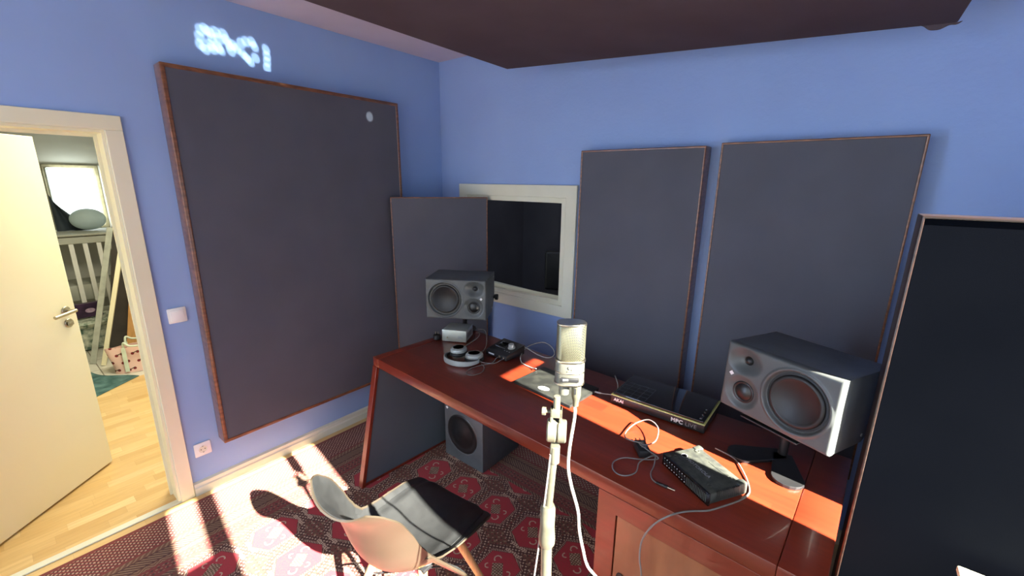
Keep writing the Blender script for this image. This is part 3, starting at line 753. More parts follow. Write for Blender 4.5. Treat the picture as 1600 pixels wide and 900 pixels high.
bm = xf(text_bm('LIVE', 0.024, 0.0004, 1.05, -0.0002), T((0.128, -0.0003, 0.014)) @ FRONT); finish('logo', bm, M['logogrey'], mp, False)['label'] = 'grey letters LIVE'
for x in (-0.17, 0.17):
    for y in (0.03, 0.22): finish('foot', CY((x, y, 0), (x, y, 0.0045), 0.008, seg=12), M['rubber'], mp)

# dusty black network box lying upside down
rt = thing('router', 'dusty black box with front sockets and side vents, worn lettering on top', 'router', (2.388, -1.118, D), math.radians(-32))
W2, D2, H2 = 0.108, 0.155, 0.042
finish('case', BX(-W2, W2, 0.006, D2, 0.003, H2, bev=0.005), M['dusty'], rt, True, 30)
bm = bmesh.new(); box(bm, -W2 - 0.002, W2 + 0.002, 0, 0.008, 0.0, H2 + 0.002, bev=0.002)
fp = finish('front_plate', bm, M['gloss'], rt, True, 30)
bm = bmesh.new()
for k in range(9): box(bm, -W2 + 0.008 + 0.0125 * k, -W2 + 0.0165 + 0.0125 * k, -0.001, 0.0005, 0.018, 0.028)
finish('sockets', bm, M['rubber'], fp, False)
bm = bmesh.new()
for k in range(9): box(bm, -W2 + 0.010 + 0.0125 * k, -W2 + 0.0125 + 0.0125 * k, -0.0006, 0.0006, 0.031, 0.034)
for k in range(9): box(bm, -W2 + 0.010 + 0.0125 * k, -W2 + 0.0145 + 0.0125 * k, -0.0006, 0.0006, 0.010, 0.012)
finish('markings', bm, M['logo'], fp, False)
bm = bmesh.new()
for k in range(14): box(bm, 0.012 + 0.0065 * k, 0.0155 + 0.0065 * k, -0.0006, 0.0005, 0.008, 0.036)
finish('front_grille', bm, M['dusty'], fp, False)
bm = bmesh.new()
for k in range(12): box(bm, W2 - 0.008, W2 + 0.0005, 0.035 + 0.0078 * k, 0.0385 + 0.0078 * k, 0.012, H2 + 0.0005)
finish('side_vents', bm, M['rubber'], rt, False)
for sx in (-1, 1): finish('corner_bumper', BX(sx * (W2 - 0.012) - 0.012, sx * (W2 - 0.012) + 0.012, D2 - 0.028, D2 + 0.006, 0.004, H2 + 0.004, bev=0.005), M['dusty'], rt, True, 30)
finish('corner_bumper', BX(-W2, -W2 + 0.022, 0.002, 0.020, 0.006, H2 + 0.004, bev=0.004), M['dusty'], rt, True, 30)
for x in (-0.082, 0.075):
    for y in (0.032, 0.128): finish('screw_foot', lathe([(0.004, 0), (0.009, 0), (0.009, 0.002), (0.006, 0.0026), (0.004, 0.001)], 20, None, T((x, y, H2 - 0.0004))), M['dusty'], rt)
bm = xf(text_bm('MOTOROLA', 0.019, 0.0003, 1.0), T((-0.060, 0.058, H2 + 0.0002), 0.0))
lathe([(0.0095, 0), (0.011, 0), (0.011, 0.0005), (0.0095, 0.0005), (0.0095, 0)], 24, bm, T((-0.076, 0.066, H2)))
finish('lettering', bm, M['logogrey'], rt, False)['label'] = 'worn pale raised lettering'
bm = BX(-0.02, 0.06, D2 - 0.035, D2 - 0.022, H2 - 0.0004, H2 + 0.0012, bev=0.0005); finish('label_recess', bm, M['dusty'], rt, False)

# power adapter with its cord loops
pa = thing('power_adapter', 'black power adapter in a tangle of thin cord, left of the router', 'power adapter', (2.212, -1.04, D), math.radians(-50))
finish('adapter_body', BX(-0.038, 0.038, -0.022, 0.022, 0, 0.030, bev=0.006), M['black'], pa, True, 30)
finish('pin', CY((-0.038, 0.008, 0.018), (-0.058, 0.008, 0.020), 0.0025, seg=10), M['steel'], pa)
finish('pin', CY((-0.038, -0.008, 0.018), (-0.058, -0.008, 0.020), 0.0025, seg=10), M['steel'], pa)
bm = bmesh.new()
for k in range(4): box(bm, -0.02 + 0.010 * k, -0.016 + 0.010 * k, -0.014 + 0.002 * k, 0.012, 0.0299, 0.0304)
finish('rating_label', bm, M['logogrey'], pa, False)
def cable(name, label, pts, r, mat, extra=None):
    o = finish(name, tube(pts, r, 8, 8), mat, None)
    tag(o, label, 'cable'); return o
zc = D + 0.0028
loopA = [(2.215, -1.035, D + 0.034), (2.150, -1.038, D + 0.030), (2.118, -0.975, D + 0.012), (2.126, -0.900, D + 0.02), (2.172, -0.880, D + 0.045), (2.222, -0.912, D + 0.045), (2.240, -0.975, D + 0.03), (2.228, -1.030, D + 0.033), (2.205, -1.048, D + 0.036), (2.24, -1.062, D + 0.034), (2.279, -1.055, D + 0.012), (2.235, -1.098, D + 0.012), (2.181, -1.127, D + 0.010), (2.158, -1.160, zc), (2.168, -1.195, zc), (2.195, -1.215, zc), (2.225, -1.205, zc), (2.244, -1.170, D + 0.006), (2.236, -1.124, D + 0.014), (2.250, -1.09, D + 0.02), (2.268, -1.06, D + 0.02), (2.278, -1.09, D + 0.004), (2.284, -1.135, zc), (2.300, -1.165, zc), (2.322, -1.178, D + 0.0045)]
cable('cord', 'thin looped cord of the power adapter ending in a barrel plug', loopA, 0.0024, M['greycable'])
bp_ = thing('barrel_plug', 'small barrel plug lying in front of the router', 'plug', (2.318, -1.177, D), 0.02)
finish('grip', cyl(bmesh.new(), (0, 0, 0.0060), (0.038, 0.0, 0.0060), 0.0045, 0.0058, 14), M['black'], bp_)
finish('metal_tip', cyl(bmesh.new(), (0.036, 0, 0.0060), (0.062, 0, 0.0060), 0.003, None, 14), M['steel'], bp_)
cable('cord', 'grey cord running from the router over the desk edge', [(2.425, -0.868, D + 0.020), (2.452, -0.862, D + 0.012), (2.495, -0.870, D + 0.006), (2.534, -0.930, D + 0.006), (2.560, -0.985, D + 0.004), (2.570, -1.030, zc), (2.556, -1.080, zc), (2.517, -1.150, zc), (2.488, -1.195, zc), (2.455, -1.225, zc), (2.43, -1.255, D + 0.006), (2.405, -1.290, D + 0.004), (2.376, -1.302, 0.760), (2.350, -1.304, 0.715), (2.331, -1.304, 0.656), (2.330, -1.304, 0.593), (2.342, -1.304, 0.525), (2.35, -1.304, 0.40), (2.36, -1.31, 0.25)], 0.0028, M['greycable'])
cable('cord', 'white cable looping between audio interface and laptop', [(1.505, -0.735, D + 0.021), (1.46, -0.715, D + 0.006), (1.375, -0.690, D + 0.004), (1.318, -0.620, D + 0.012), (1.300, -0.530, D + 0.030), (1.345, -0.455, D + 0.045), (1.420, -0.470, D + 0.045), (1.480, -0.520, D + 0.03), (1.466, -0.555, D + 0.012), (1.397, -0.560, D + 0.012), (1.320, -0.560, D + 0.03), (1.292, -0.575, D + 0.045)], 0.0028, M['whitecable'])
cable('cord', 'short white cable between laptop and music workstation', [(1.852, -0.745, D + 0.010), (1.875, -0.742, D + 0.010), (1.905, -0.738, D + 0.012), (1.930, -0.742, D + 0.020), (1.955, -0.745, D + 0.024)], lambda t: 0.0045 if t < 0.35 else 0.002, M['whitecable'])
cable('cord', 'white cord end rising behind the music workstation corner', [(1.948, -0.690, D + 0.030), (1.938, -0.670, D + 0.045), (1.920, -0.648, D + 0.055), (1.890, -0.600, D + 0.050)], 0.0022, M['whitecable'])
cable('cord', 'grey headphone cable curling on the desk in front of the audio interface', [(1.253, -0.739, D + 0.019), (1.250, -0.765, D + 0.017), (1.252, -0.800, zc), (1.225, -0.870, zc), (1.212, -0.930, zc), (1.235, -0.985, zc), (1.275, -0.985, zc), (1.290, -0.930, zc), (1.262, -0.875, zc), (1.215, -0.850, D + 0.008), (1.188, -0.835, D + 0.020)], 0.0022, M['greycable'])
cable('cord', 'second grey cable running from headphones to the interface front', [(1.284, -0.741, D + 0.019), (1.283, -0.765, D + 0.015), (1.270, -0.80, zc + 0.003), (1.235, -0.835, zc + 0.006), (1.20, -0.85, D + 0.016)], 0.0022, M['greycable'])
for k, (lab, pts) in enumerate((
    ('dark cable arching from behind the silver box, nearest the headphones', [(0.90, -0.56, D + 0.03), (0.96, -0.59, D + 0.05), (1.00, -0.65, D + 0.045), (0.985, -0.72, D + 0.02), (0.985, -0.78, zc + 0.002)]),
    ('dark cable arching right behind the silver box towards the interface', [(0.90, -0.54, D + 0.05), (0.97, -0.55, D + 0.06), (1.05, -0.62, D + 0.03), (1.10, -0.70, zc + 0.004), (1.09, -0.76, zc + 0.004), (1.06, -0.79, zc + 0.004)]),
    ('dark cable lying close beside the silver box', [(0.93, -0.60, D + 0.035), (0.96, -0.64, D + 0.03), (0.965, -0.70, zc + 0.002), (0.935, -0.76, zc)]))):
    cable('cord', lab, pts, 0.0024, M['greycable'] if k != 2 else M['blackcable'])

# ================================================================== MICROPHONE ON ITS STAND
ANG = math.atan2(-2.44 + 1.76, 2.7 - 2.30)          # towards the camera
mic = thing('microphone', 'large nickel studio microphone on the stand in front of the desk', 'microphone', (2.300, -1.752, 1.372), ANG + PI / 2 + 0.08)
def oval(z0, z1, rx, ry, ex=0.0, bev=0.002, n=48, p=2.5):
    bm = bmesh.new(); rings = []
    for (z, k) in ((z0, 1 - bev / rx), (z0 + bev, 1), (z1 - bev, 1), (z1, 1 - bev / rx)):
        ring = []
        for i in range(n):
            a = 2 * PI * i / n; c_, s_ = math.cos(a), math.sin(a)
            ring.append(bm.verts.new((math.copysign(abs(c_) ** (2 / p), c_) * rx * k, math.copysign(abs(s_) ** (2 / p), s_) * ry * k, z)))
        rings.append(ring)
    for a, b in zip(rings, rings[1:]):
        for i in range(n): bm.faces.new((a[i], a[(i + 1) % n], b[(i + 1) % n], b[i]))
    bm.faces.new(rings[0][::-1]); bm.faces.new(rings[-1]); bmesh.ops.recalc_face_normals(bm, faces=bm.faces); return bm
finish('body', oval(0.002, 0.050, 0.0290, 0.0215), M['micmetal'], mic, True, 40)
finish('bottom_ring', oval(0.0, 0.0045, 0.0305, 0.023, bev=0.001), M['steel'], mic, True, 40)
finish('middle_ring', oval(0.0255, 0.0285, 0.0300, 0.0225, bev=0.001), M['steel'], mic, True, 40)
finish('collar', oval(0.048, 0.053, 0.0305, 0.023, bev=0.001), M['steel'], mic, True, 40)
def mesh_mat():
    m, b = base('woven_mic_grille', lin(150, 150, 128), 0.35, 0.7)
    t = NT(m); n = t.n; c = n.new('ShaderNodeTexCoord'); s = n.new('ShaderNodeSeparateXYZ'); t.l.new(c.outputs['Object'], s.inputs[0])
    x = X(t, s.outputs[0]) - X(t, s.outputs[1]); z = X(t, s.outputs[2])
    f = ((x + z).tri(0.0017) + (x - z).tri(0.0017)) < 0.00155
    t.l.new(t.mix(f, lin(128, 127, 106), lin(40, 40, 32)).s, b.inputs['Base Color']); return m
finish('grille', oval(0.052, 0.126, 0.0285, 0.0212, bev=0.003, n=64), mesh_mat(), mic, True, 40)['label'] = 'woven metal grille'
finish('top_ring', oval(0.1235, 0.128, 0.0292, 0.0218, bev=0.0015), M['steel'], mic, True, 40)
bm = BX(-0.019, 0.017, -0.0228, -0.0205, 0.010, 0.019, bev=0.002); finish('badge_slot', bm, M['rubber'], mic, True, 40)['label'] = 'dark slot on the front'
bm = bmesh.new(); box(bm, -0.014, -0.004, -0.0235, -0.0226, 0.013, 0.0165); finish('switch', bm, M['logo'], mic, False)
em = tube([(0.004, -0.0223, 0.045), (-0.003, -0.0226, 0.043), (-0.004, -0.0226, 0.039), (0.003, -0.0226, 0.037), (0.002, -0.0226, 0.034), (-0.006, -0.0223, 0.032), (-0.002, -0.0226, 0.036), (0.006, -0.0226, 0.042)], 0.0007, 6, 5)
finish('emblem', em, M['brownframe'], mic)['label'] = 'small curled gold emblem'
finish('mounting_stem', cyl(bmesh.new(), (-0.0095, 0, -0.026), (-0.0095, 0, 0.0), 0.0105, 0.011), M['micmetal'], mic)
xl = thing('cable_plug', 'silver cable plug hanging under the microphone', 'plug', (2.300, -1.752, 1.372), ANG + PI / 2 + 0.08)
finish('plug_body', lathe([(0, -0.052), (0.006, -0.052), (0.0065, -0.040), (0.0085, -0.034), (0.0095, -0.028), (0.0095, -0.001), (0, -0.001)], 24, None, T((0.0155, 0.0, 0))), M['standmetal'], xl, True, 40)
finish('latch', BX(0.010, 0.014, -0.0105, -0.0085, -0.022, -0.010), M['rubber'], xl, False)

ms = thing('microphone_stand', 'pale metal microphone stand on the rug in front of the desk', 'microphone stand', (2.296, -1.770, 0.007), ANG + PI / 2)
zb = 1.372 - 0.026 - 0.007
def cyl2(a, b, r, r2=None): return cyl(bmesh.new(), a, b, r, r2)
ox = -0.010
finish('threaded_tip', cyl2((ox, 0.0, zb - 0.030), (ox, 0.0, zb), 0.0070), M['standmetal'], ms)
bm = bmesh.new(); box(bm, ox - 0.012, ox - 0.006, -0.009, 0.009, zb - 0.062, zb - 0.026, bev=0.0015); box(bm, ox + 0.006, ox + 0.012, -0.009, 0.009, zb - 0.062, zb - 0.026, bev=0.0015); box(bm, ox - 0.012, ox + 0.012, -0.009, 0.009, zb - 0.045, zb - 0.026, bev=0.0015)
finish('clamp_fork', bm, M['standmetal'], ms, True, 30)
finish('clamp_screw', cyl(cyl(bmesh.new(), (ox - 0.024, 0, zb - 0.036), (ox - 0.008, 0, zb - 0.036), 0.0035), (ox - 0.030, 0, zb - 0.036), (ox - 0.021, 0, zb - 0.036), 0.0085, seg=10), M['standmetal'], ms)
jz = zb - 0.078
finish('swivel_disc', cyl(bmesh.new(), (ox - 0.018, 0, jz), (ox + 0.002, 0, jz), 0.024, 0.024, 32), M['standmetal'], ms)
finish('swivel_disc', cyl(bmesh.new(), (ox + 0.003, 0, jz), (ox + 0.022, 0, jz), 0.024, 0.0235, 32), M['standmetal'], ms)
finish('swivel_bracket', BX(ox - 0.009, ox + 0.009, -0.008, 0.008, jz - 0.050, jz + 0.022, bev=0.002), M['standmetal'], ms, True, 30)
px0 = (ox, 0, jz - 0.03)
finish('upper_tube', cyl2((ox - 0.010, 0, 1.05), (ox, 0, jz - 0.03), 0.0080), M['standmetal'], ms)
finish('tube_collar', cyl2((ox, 0, jz - 0.075), (ox, 0, jz - 0.035), 0.0105), M['standmetal'], ms)
finish('height_clutch', lathe([(0, 0), (0.015, 0), (0.018, 0.006), (0.0185, 0.02), (0.016, 0.05), (0.0165, 0.095), (0.013, 0.105), (0, 0.105)], 20, None, T((ox - 0.010, 0, 0.975))), M['standmetal'], ms, True, 30)
finish('lower_tube', cyl2((ox + 0.003, 0, 0.10), (ox - 0.010, 0, 0.98), 0.0120), M['standmetal'], ms)
finish('leg_hub', cyl2((ox + 0.003, 0, 0.09), (ox + 0.003, 0, 0.16), 0.022), M['rubber'], ms)
for k in range(3):
    a = 0.5 + k * 2 * PI / 3
    lg = finish('leg', cyl2((ox + 0.003 + 0.015 * math.cos(a), 0.015 * math.sin(a), 0.13), (ox + 0.27 * math.cos(a), 0.27 * math.sin(a), 0.011), 0.008), M['standmetal'], ms)
    finish('rubber_foot', lathe([(0, 0), (0.012, 0), (0.013, 0.012), (0.009, 0.02), (0, 0.02)], 14, None, T((ox + 0.27 * math.cos(a), 0.27 * math.sin(a), 0))), M['rubber'], lg)
cable('microphone_cable', 'pale cable hanging from the microphone down to the rug', [(2.3075, -1.7385, 1.322), (2.309, -1.738, 1.292), (2.309, -1.752, 1.229), (2.302, -1.742, 1.171), (2.300, -1.722, 1.111), (2.306, -1.694, 1.026), (2.307, -1.684, 0.967), (2.310, -1.665, 0.898), (2.316, -1.645, 0.834), (2.34, -1.61, 0.76), (2.37, -1.58, 0.6), (2.36, -1.56, 0.3), (2.32, -1.55, 0.06), (2.24, -1.56, 0.016), (2.10, -1.62, 0.016)], 0.0036, M['whitecable'])
cable('cord', 'thin dark cord running down along the microphone stand', [(2.283, -1.785, 1.215), (2.279, -1.787, 1.15), (2.268, -1.792, 1.0), (2.256, -1.798, 0.86), (2.236, -1.80, 0.7), (2.225, -1.80, 0.4), (2.215, -1.81, 0.1), (2.19, -1.84, 0.010)], 0.0022, M['greycable'])

# ================================================================== CHAIR
ch = thing('shell_chair', 'black shell chair with seat cushion on the sunlit rug', 'chair', (1.545, -1.565, -0.012), math.radians(5))
prof = [(0.226, 0.404), (0.212, 0.420), (0.180, 0.432), (0.10, 0.432), (0.02, 0.420), (-0.08, 0.412), (-0.17, 0.424), (-0.235, 0.468), (-0.268, 0.540), (-0.288, 0.615), (-0.312, 0.690), (-0.345, 0.745), (-0.375, 0.775)]
def pcurve(v):
    C = [Vector((0, a, b)) for a, b in prof]; n_ = len(C) - 1; t = v * n_; i = min(int(t), n_ - 1); t -= i
    a = C[i - 1] if i else C[0] * 2 - C[1]; b = C[i]; c = C[i + 1]; d = C[i + 2] if i + 2 <= n_ else C[n_] * 2 - C[n_ - 1]
    p = 0.5 * ((2 * b) + (c - a) * t + (2 * a - 5 * b + 4 * c - d) * t * t + (3 * b - a - 3 * c + d) * t ** 3)
    q = 0.5 * ((c - a) + 2 * (2 * a - 5 * b + 4 * c - d) * t + 3 * (3 * b - a - 3 * c + d) * t * t)
    return p, q.normalized()
WID = [0.135, 0.182, 0.215, 0.228, 0.232, 0.232, 0.230, 0.226, 0.220, 0.212, 0.205, 0.190, 0.150]
CUR = [0.004, 0.010, 0.022, 0.040, 0.062, 0.085, 0.110, 0.125, 0.115, 0.100, 0.085, 0.070, 0.055]
def interp(A, v):
    t = v * (len(A) - 1); i = min(int(t), len(A) - 2); f = t - i; f = f * f * (3 - 2 * f) * 0.5 + f * 0.5; return A[i] * (1 - f) + A[i + 1] * f
def shell(off=0.0, us=1.0, v0=0.0, v1=1.0):
    def fn(u, v):
        vv = v0 + (v1 - v0) * v; p, tg = pcurve(vv); nrm = Vector((0, -tg.z, tg.y)) * -1.0
        if nrm.z < 0 and vv < 0.5: nrm = -nrm
        nrm = Vector((0, tg.z, -tg.y))
        uu = (u * 2 - 1) * us; w_ = interp(WID, vv); cu = interp(CUR, vv)
        c_ = abs(uu) ** 2.2
        q = p + Vector((uu * w_ * (1 - 0.10 * c_ * min(1, cu / 0.1)), 0, 0)) + nrm * (cu * c_ + off)
        return q
    return fn
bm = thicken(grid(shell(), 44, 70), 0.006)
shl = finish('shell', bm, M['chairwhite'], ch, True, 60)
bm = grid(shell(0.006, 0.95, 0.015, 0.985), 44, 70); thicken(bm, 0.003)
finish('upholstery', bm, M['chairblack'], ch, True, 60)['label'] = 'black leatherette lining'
def padf(u, v):
    su = (u - 0.5) * 2; sv = (v - 0.5) * 2; k_ = 1 - 0.10 * abs(sv) ** 4; l_ = 1 - 0.12 * abs(su) ** 4
    u2 = 0.5 + su * k_ / 2; v2 = 0.5 + sv * l_ / 2
    q = shell(0.012, 0.82, 0.05, 0.50)(u2, v2)
    e = min(u, 1 - u, v, 1 - v); 
    q.z += 0.014 * smooth(0, 0.12, e)
    return q
bm = thicken(grid(padf, 30, 30), 0.012)
finish('seat_cushion', bm, M['chairblack'], ch, True, 60)['label'] = 'black leatherette seat cushion'
finish('underframe', BX(-0.13, 0.13, -0.11, 0.10, 0.385, 0.402, bev=0.004), M['rubber'], ch, True, 30)
for sx in (-1, 1):
    for (y0, y1) in ((0.085, 0.205), (-0.095, -0.215)):
        lg = finish('leg', cyl2((sx * 0.11, y0, 0.392), (sx * 0.215, y1, 0.024), 0.0175, 0.012), M['beech'], ch)
bm = bmesh.new()
cyl(bm, (-0.15, 0.13, 0.25), (0.15, -0.135, 0.25), 0.004, seg=10); cyl(bm, (0.15, 0.13, 0.24), (-0.15, -0.135, 0.24), 0.004, seg=10)
finish('cross_brace', bm, M['rubber'], ch)

# ================================================================== WALL FITTINGS
sk = thing('light_switch', 'white light switch on the blue wall by the door', 'light switch', (0, -1.880, 1.066), PI / 2)
finish('switch_frame', BX(-0.0405, 0.0405, -0.010, 0, -0.0405, 0.0405, bev=0.005), M['white'], sk, True, 30)
finish('rocker', BX(-0.030, 0.030, -0.014, -0.008, -0.030, 0.030, bev=0.003), M['white'], sk, True, 30)
so = thing('wall_socket', 'white wall socket low on the blue wall below the switch', 'wall socket', (0, -1.878, 0.268), PI / 2)
finish('socket_frame', BX(-0.0405, 0.0405, -0.010, 0, -0.0405, 0.0405, bev=0.005), M['white'], so, True, 30)
finish('socket_well', lathe([(0.020, 0.0), (0.0215, 0.0014), (0.024, 0.0), (0.024, -0.001), (0.020, -0.001)], 32, None, T((0, -0.010, 0)) @ FRONT), M['white'], so)
bm = lathe([(0, 0.0), (0.0195, 0.0), (0.0195, 0.0006), (0, 0.0006)], 32, None, T((0, -0.010, 0)) @ FRONT)
ws = finish('socket_floor', bm, M['trim'], so)
bm = bmesh.new()
for x in (-0.0095, 0.0095): cyl(bm, (x, -0.0103, 0), (x, -0.0112, 0), 0.003, seg=12)
box(bm, -0.003, 0.003, -0.0118, -0.0105, -0.0195, -0.0165); box(bm, -0.003, 0.003, -0.0118, -0.0105, 0.0165, 0.0195)
finish('contact_holes', bm, M['rubber'], ws, False)

# cream cabinet corner at the lower right
cbx = thing('side_cabinet', 'cream side cabinet whose corner shows in front of the black panel', 'cabinet', (3.252, -1.035, 0.0), 0)
finish('carcass', BX(-0.185, 0.185, -0.30, 0.08, 0.0, 0.752, bev=0.003), M['trim'], cbx, False)
finish('top_board', BX(-0.190, 0.190, -0.31, 0.085, 0.754, 0.772, bev=0.004), M['casing'], cbx, False)
finish('door', BX(-0.175, 0.175, -0.318, -0.302, 0.05, 0.73, bev=0.003), M['trim'], cbx, False)

# ================================================================== HALL AND FAR ROOM
M['pinkcloth'] = None
def cherry():
    m, b = base('pink_cherry_print', lin(226, 190, 176), 0.8)
    t = NT(m); n = t.n; c = n.new('ShaderNodeTexCoord'); s = n.new('ShaderNodeSeparateXYZ'); t.l.new(c.outputs['Object'], s.inputs[0])
    x = X(t, s.outputs[0]); z = X(t, s.outputs[2])
    row = (z / 0.075).floor(); xx = (x + row * 0.035).mod(0.11) - 0.055; zz = z.mod(0.075) - 0.0375
    def dot(cx, cz, r): a = xx - cx; b_ = zz - cz; return (a * a + b_ * b_) < r * r
    col = t.mix(dot(-0.022, -0.008, 0.0125).mx(dot(0.016, 0.002, 0.0125)), lin(226, 190, 176), lin(120, 24, 34))
    col = t.mix(((zz - xx * 0.4 - 0.004).ab() < 0.004) * (xx.ab() < 0.02), col, lin(60, 60, 40))
    t.l.new(col.s, b.inputs['Base Color']); return m
M['pinkcloth'] = cherry()
bag = thing('tote_bag', 'pink tote bag with cherry print on the hall floor', 'bag', (-2.40, -1.72, 0.0), PI / 2 - 0.25)
def bagf(u, v):
    a = u * 2 * PI; k = 0.85 + 0.15 * v + 0.03 * math.sin(3 * a + 4 * v)
    c_, s_ = math.cos(a), math.sin(a)
    return Vector((math.copysign(abs(c_) ** 0.5, c_) * 0.22 * k, math.copysign(abs(s_) ** 0.5, s_) * (0.10 - 0.035 * v) * k, 0.002 + 0.24 * v + 0.015 * math.sin(2 * a) * v))
bm = grid(bagf, 48, 12); bmesh.ops.remove_doubles(bm, verts=bm.verts[:], dist=0.0005)
bot = [e for e in bm.edges if len(e.link_faces) == 1 and e.verts[0].co.z < 0.05]
bmesh.ops.contextual_create(bm, geom=bot)
finish('bag_body', thicken(bm, 0.003), M['pinkcloth'], bag, True, 60)
M['strap'] = noisy('pale_green_strap', lin(200, 212, 190), lin(212, 224, 202), 20, 0.8)
for sy in (-1, 1):
    bm = bmesh.new()
    for sx in (-1, 1):
        box(bm, sx * 0.09 - 0.015, sx * 0.09 + 0.015, sy * 0.098 - 0.003, sy * 0.098 + 0.003, 0.02, 0.25)
    finish('strap', tube([(-0.09, sy * 0.085, 0.24), (-0.08, sy * 0.10, 0.30), (-0.04, sy * 0.12, 0.27), (0.04, sy * 0.12, 0.265), (0.08, sy * 0.10, 0.30), (0.09, sy * 0.085, 0.24)], 0.009, 8, 6, bm), M['strap'], bag)
bm = BX(0.12, 0.17, -0.1095, -0.104, 0.045, 0.07, bev=0.002); finish('patch', bm, base('red_patch', lin(170, 40, 48), 0.6)[0], bag, False)
M['teal'] = noisy('crumpled_teal_cloth', lin(40, 78, 78), lin(84, 120, 118), 12, 0.6)
def clothf(u, v):
    return Vector((0.62 * (u - 0.5) * (1 - 0.2 * v), 0.40 * (v - 0.5) * (1 - 0.15 * math.sin(5 * u)), 0.004 + 0.022 * (0.5 + 0.5 * math.sin(11 * u + 4 * v)) * (0.5 + 0.5 * math.sin(9 * v - 3 * u)) * math.sin(PI * u) * math.sin(PI * v)))
o = finish('cloth', thicken(grid(clothf, 40, 30), 0.003), M['teal'], None, True, 60); o.location = (-2.30, -2.10, 0.001); o.rotation_euler = (0, 0, 0.5)
tag(o, 'crumpled teal cloth on the floor beside the cherry bag', 'cloth')
def leanboard(name, label, cat, foot, top, width, thick, mat, wdir=(1, 0, 0)):
    """board leaning from foot to top; width along wdir"""
    f = Vector(foot); t_ = Vector(top); L = (t_ - f).length; z = (t_ - f).normalized(); x = (Vector(wdir) - z * Vector(wdir).dot(z)).normalized(); y = z.cross(x)
    m = Matrix((x, y, z)).transposed().to_4x4(); m.translation = f
    o = finish(name, BX(-width / 2, width / 2, -thick / 2, thick / 2, 0, L, bev=0.003), mat, None, False); o.matrix_world = m
    return tag(o, label, cat)
leanboard('framed_board', 'pale framed board leaning in the far doorway behind the bag', 'board', (-2.74, -1.94, 0.004), (-2.70, -1.60, 1.27), 0.035, 0.04, M['casing'], (0.3, 1, 0))
leanboard('glass_panel', 'grey glass sheet leaning left of the pale framed board', 'glass sheet', (-2.86, -2.00, 0.004), (-2.84, -1.67, 1.30), 0.045, 0.015, noisy('cloudy_grey_glass', lin(150, 154, 142), lin(176, 180, 168), 9, 0.25), (0.3, 1, 0))
leanboard('dark_board', 'tall dark board leaning behind the pale framed board', 'board', (-3.05, -1.74, 0.004), (-3.0, -1.52, 1.30), 0.22, 0.03, noisy('dark_board_laminate', lin(52, 48, 44), lin(66, 60, 54), 6, 0.5), (0.2, 1, 0))
leanboard('wooden_plank', 'light brown wooden plank leaning right of the dark board', 'plank', (-2.80, -1.70, 0.004), (-2.76, -1.545, 0.84), 0.13, 0.022, noisy('oak_plank', lin(176, 130, 74), lin(196, 148, 90), 10, 0.5, stretch=(4, 4, 1)), (0.2, 1, 0))
# round pet basket with box on it
bk = thing('round_basket', 'round green and white basket on the far tiled floor', 'basket', (-3.50, -1.93, 0.0), 0)
def patched(name, c1, c2, sc_):
    m = noisy(name, c1, c2, sc_, 0.8); return m
M['basket'] = patched('green_white_print', lin(210, 214, 196), lin(70, 96, 84), 16)
finish('basket_body', lathe([(0, 0.0), (0.16, 0.0), (0.19, 0.02), (0.215, 0.26), (0.20, 0.26), (0.175, 0.03), (0, 0.02)], 40), M['basket'], bk, True, 50)
finish('rim', lathe([(0.20, 0.25), (0.245, 0.27), (0.265, 0.30), (0.245, 0.325), (0.21, 0.31)], 40), noisy('mottled_white_green_rim', lin(216, 220, 204), lin(100, 124, 104), 30, 0.8), bk, True, 60)
finish('filling', lathe([(0, 0.305), (0.12, 0.30), (0.205, 0.285), (0.20, 0.25), (0, 0.25)], 30), M['teal'], bk)
pbx = thing('picture_box', 'small dark purple picture box on the round basket', 'box', (-3.49, -1.90, 0.327), PI / 2 + 0.1)
finish('box_body', BX(-0.115, 0.115, -0.03, 0.03, 0, 0.15, bev=0.002), noisy('dark_purple_card', lin(44, 28, 52), lin(66, 42, 72), 14, 0.4), pbx, False)
finish('picture_print', lathe([(0, 0), (0.03, 0), (0.03, 0.0008), (0, 0.0008)], 24, None, T((0.02, -0.0302, 0.07)) @ FRONT, 1.3, 0.8), noisy('pale_print', lin(190, 170, 190), lin(150, 120, 150), 30, 0.5), pbx)
# white slatted cot under the far window
ct = thing('slatted_cot', 'white slatted cot standing below the far window', 'cot', (-4.12, -1.72, 0.0), 0)
M['cotgrey'] = noisy('pale_grey_lacquer', lin(170, 172, 160), lin(180, 182, 170), 6, 0.5)
finish('mattress_base', BX(-0.25, 0.22, -0.52, 0.44, 0.42, 0.60, bev=0.02), M['cotgrey'], ct, True)
finish('top_rail', BX(0.24, 0.28, -0.55, 0.47, 1.06, 1.13, bev=0.006), M['cotgrey'], ct, False)
finish('bottom_rail', BX(0.24, 0.28, -0.55, 0.47, 0.28, 0.33, bev=0.006), M['cotgrey'], ct, False)
for k in range(9):
    y = -0.48 + 0.11 * k; finish('slat', BX(0.25, 0.27, y - 0.020, y + 0.020, 0.33, 1.06, bev=0.004), M['white'], ct, False)
for y in (-0.56, 0.46):
    for x in (-0.30, 0.26): finish('leg', BX(x - 0.02, x + 0.02, y - 0.02, y + 0.02, 0, 1.14, bev=0.004), M['cotgrey'], ct, False)
finish('changing_board', BX(-0.36, 0.30, -0.58, 0.49, 1.145, 1.165, bev=0.004), M['cotgrey'], ct, False)
ob = thing('balloon', 'pale blue rounded cushion on the cot in front of the window', 'cushion', (-4.18, -1.655, 1.165), 0)
bm = bmesh.new(); bmesh.ops.create_uvsphere(bm, u_segments=32, v_segments=20, radius=1); xf(bm, Matrix.Translation((0, 0, 0.13)) @ Matrix.Diagonal((0.10, 0.155, 0.12, 1)))
ob.name = 'cushion'
